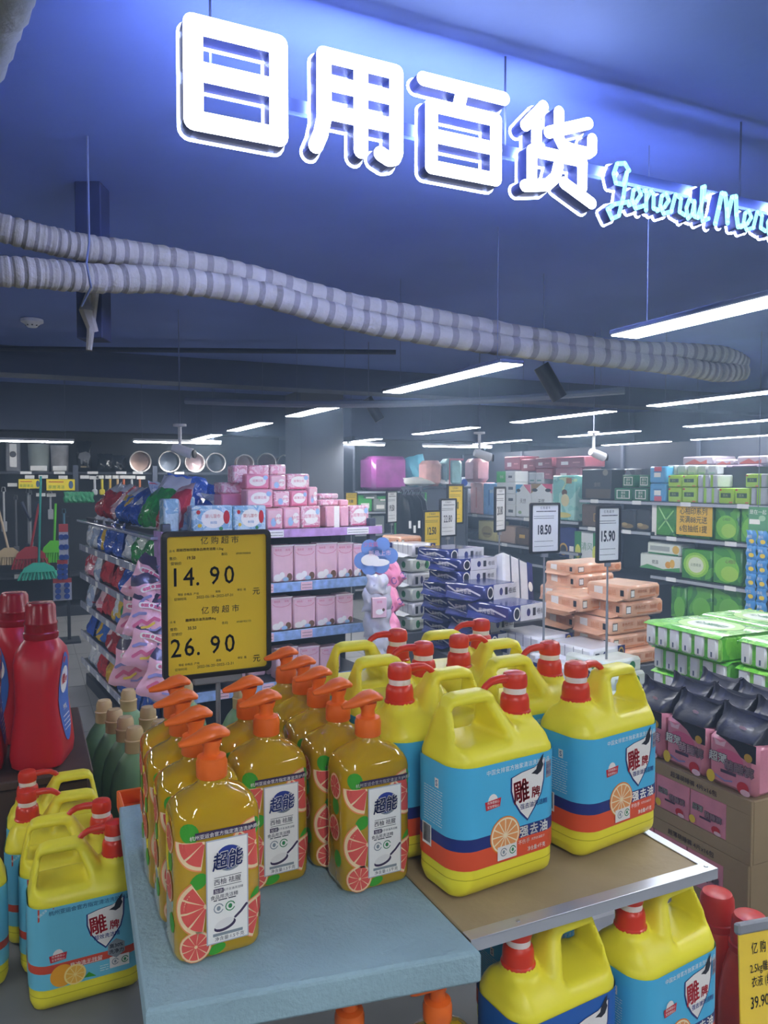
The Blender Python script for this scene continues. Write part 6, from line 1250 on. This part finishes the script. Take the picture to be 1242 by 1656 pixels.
for k in range(5):
    o = pouch('cloth_pack', .12, .13, .05, gcl, k); p = at(112 + 8 * k, 805, Y=9.75); o.location = (p[0], 9.8, p[2] - .06); tag(o, 'small green cloth pack, %s from the left above the gondola end' % ORD[k], 'cloth pack', 'green cloth packs')

# ------------------------------------------------------------------ back wall right of the pillar: quilts
QY = 9.7; bq = empty('quilt_shelf', (4.9, QY, 0)); zq = float(at(620, 794, Y=9.5)[2]); zq2 = float(at(560, 828, Y=9.5)[2])
mb = MB(); mb.box((-.9, .5, 0), (2.4, .56, 2.2), M('slat wall')); mb.build('back_panel', bq, smooth=False)
for z, nm in ((zq, 'top_board'), (zq2, 'middle_board'), (zq2 - .3, 'lower_board'), (.15, 'base_deck')): mb = MB(); mb.box((-.9, -.2, z - .03), (1.6 if nm != 'top_board' else .35, .5, z), dk, .003); b = mb.build(nm, bq, smooth=False); mb = MB(); mb.box((-.9, -.212, z - .03), (1.6 if nm != 'top_board' else .35, -.2005, z - .005), lipm); mb.build('price_lip', b, smooth=False)
for x in (-.9, 1.62): mb = MB(); mb.box((x - .03, -.2, 0), (x + .0, .5, 2.2), dk, .003); mb.build('side_panel', bq, smooth=False)
tag(bq, 'dark shelf right of the pillar holding quilts above green jars', 'shelf')
def quilt(nm, rc, Y, dep, m_, label, spec=(), rz=0, bottom=None): return wallpack(nm, rc, at((rc[0] + rc[2]) / 2, (rc[1] + rc[3]) / 2, Y=Y), R(rz), dep, m_, spec, label, 'quilt pack', 'wrapped quilts', bottom, .05)
quilt('quilt_bag', (603, 737, 660, 793), 9.55, .38, M('purple quilt', 'a04a9a', .22, coat=.6, bump=.6, bscale=9, var=.25, vscale=6), 'large shiny purple quilt bag on the shelf right of the pillar', bottom=zq, rz=8)
tq = pouch('cushion', .34, .5, .2, M('turquoise cushion', '4f9ab0', .5, bump=.3, bscale=12), 3); p = at(676, 788, Y=9.7); tq.location = (p[0], 9.62, zq); tq.rotation_euler = (0, R(-14), R(-20)); tag(tq, 'turquoise cushion leaning beside the purple quilt bag', 'cushion')
wq = lambda c: M('quilt ' + c, c, .4, coat=.4, bump=.5, bscale=14, var=.15, vscale=9)
cab = empty('quilt_cabinet', (0, 0, 0)); zc2 = float(at(720, 790, Y=8.6)[2]); xa, xb = at(682, 830, Y=8.6)[0], at(757, 830, Y=8.6)[0]
cab.location = ((xa + xb) / 2, 8.9, 0); w2 = (xb - xa) / 2
for nm, a, b in (('side_panel', (-w2, -.3, 0), (-w2 + .025, .3, zc2)), ('side_panel', (w2 - .025, -.3, 0), (w2, .3, zc2)), ('top_panel', (-w2, -.3, zc2), (w2 + .05, .3, zc2 + .025)), ('front_panel', (-w2 + .03, -.29, .05), (w2 - .03, -.27, zc2 - .01))): mb = MB(); mb.box(a, b, C('474c58'), .004); mb.build(nm, cab, smooth=False)
tag(cab, 'dark panelled rack end behind the yellow 12.50 and 17.90 signs', 'cabinet')
for k, (rc, c, lb) in enumerate((((692, 744, 717, 784), 'e0b0a8', 'pale pink wrapped quilt standing on the rack end'), ((726, 741, 750, 784), '8fc0c0', 'pale turquoise quilt with red edge beside the pink one'), ((718, 750, 726, 784), '7aa0a8', 'narrow blue grey quilt between the pink and the turquoise quilts'), ((768, 741, 794, 780), 'b88a90', 'dusky pink wrapped quilt behind the security camera'))): quilt('quilt_bag', rc, 8.7, .3, wq(c), lb, [('r', -.5, .0, -.42, 1, C('b03a4a')), ('r', -.5, .93, .5, 1, C('b03a4a'))] if k == 1 else [], bottom=zc2 + .026 if k != 3 else None)
for k, x in enumerate((.05, .4, .75)): o = pouch('folded_textile', .4, .3, .09, wq(('c8ccc4', '9ab0a8', 'd0d0cc')[k]), k); o.location = (xa + x * (xb - xa), 8.72, zc2 + .06); o.rotation_euler = (R(-75), 0, R(20 * k - 20)); tag(o, 'crumpled pale folded textile, %s from the left on the rack end' % ORD[k], 'textile', 'folded textiles on the rack end')
o = empty('garment_rail', (0, 0, 0)); zr = float(at(664, 800, Y=7.6)[2]); xr0, xr1 = at(646, 800, Y=7.6)[0], at(682, 800, Y=7.6)[0]; o.location = ((xr0 + xr1) / 2, 7.6, 0); hw = (xr1 - xr0) / 2 + .05
mb = MB(); mb.tube([(-hw, 0, 0), (-hw, 0, zr + .02), (hw, 0, zr + .02), (hw, 0, 0)], .012, C('3f8a4a'), 8); mb.build('rail_frame', o); mb = MB(); mb.box((-hw - .01, -.2, 0), (-hw + .02, .2, .02), dk); mb.box((hw - .02, -.2, 0), (hw + .01, .2, .02), dk); mb.build('feet', o, smooth=False); tag(o, 'green metal rail carrying the black hanging covers', 'rail')
for k in range(5):
    x = xr0 + (xr1 - xr0) * (k + .5) / 5; c_ = empty('hanging_cover', (x, 7.6, zr)); mb = MB(); mb.tube([(0, 0, .0), (.0, -.03, .035), (.0, .0, .055), (0, .03, .03)], .006, C('1c1e22'), 6); mb.build('hook', c_)
    mb = MB(); n_ = 16; mb.rings([[(.018 * s * math.cos(a) + .006 * math.sin(3 * a + k), .2 * s2 * math.sin(a), z) for a in [2 * math.pi * i / n_ for i in range(n_)]] for z, s, s2 in ((-.0, .6, .2), (-.06, 1, .75), (-.2, 1.3, 1), (-.6, 1.4, 1.02), (-.95, 1.2, 1))], M('black cover', '22262d', .35, bump=.2)); mb.build('cover', c_)
    mb = MB(); mb.box((-.014, -.206, -.36 - .05 * (k % 2)), (.014, -.2, -.28 - .05 * (k % 2)), PV['white']); mb.build('tag', c_, smooth=False); tag(c_, 'long black hanging cover with white tag, %s from the left on the green rail' % ORD[k], 'cover', 'black hanging covers')
jar = M('glass jar', 'c8d4cc', .15, trans=.5); gpan = M('green pack front', '3fae4a', .4)
for k, (rc, m_) in enumerate((((579, 800, 602, 822), gpan), ((587, 799, 610, 808), jar), ((604, 806, 626, 822), jar), ((612, 802, 626, 812), gpan), ((580, 832, 600, 850), jar), ((602, 834, 622, 852), jar), ((628, 808, 646, 824), jar))): wallpack('food_box', rc, (0, 9.52, 0), 0, .15, m_, [('r', -.3, .2, .3, .5, W_)], ('green pack', 'clear box')[m_ is jar] + ', %s from the left on the boards below the purple quilt' % ORD[k], 'box', 'packs below the purple quilt', zq2 if k < 4 and k != 1 and k != 3 or k == 6 else zq2 - .3 if k in (4, 5) else None, .01)

# lettering and other flat print too fine to pick apart stays one part
for o in bpy.data.objects:
    if o.parent and o.name.split('.')[0] in ('lettering', 'certification_marks', 'sash_badge', 'shield_emblem', 'fruit_picture', 'grapefruit_print', 'print', 'label', 'side_label', 'oval_label', 'pig_print', 'vents', 'display_hooks'): o['kind'] = 'stuff'
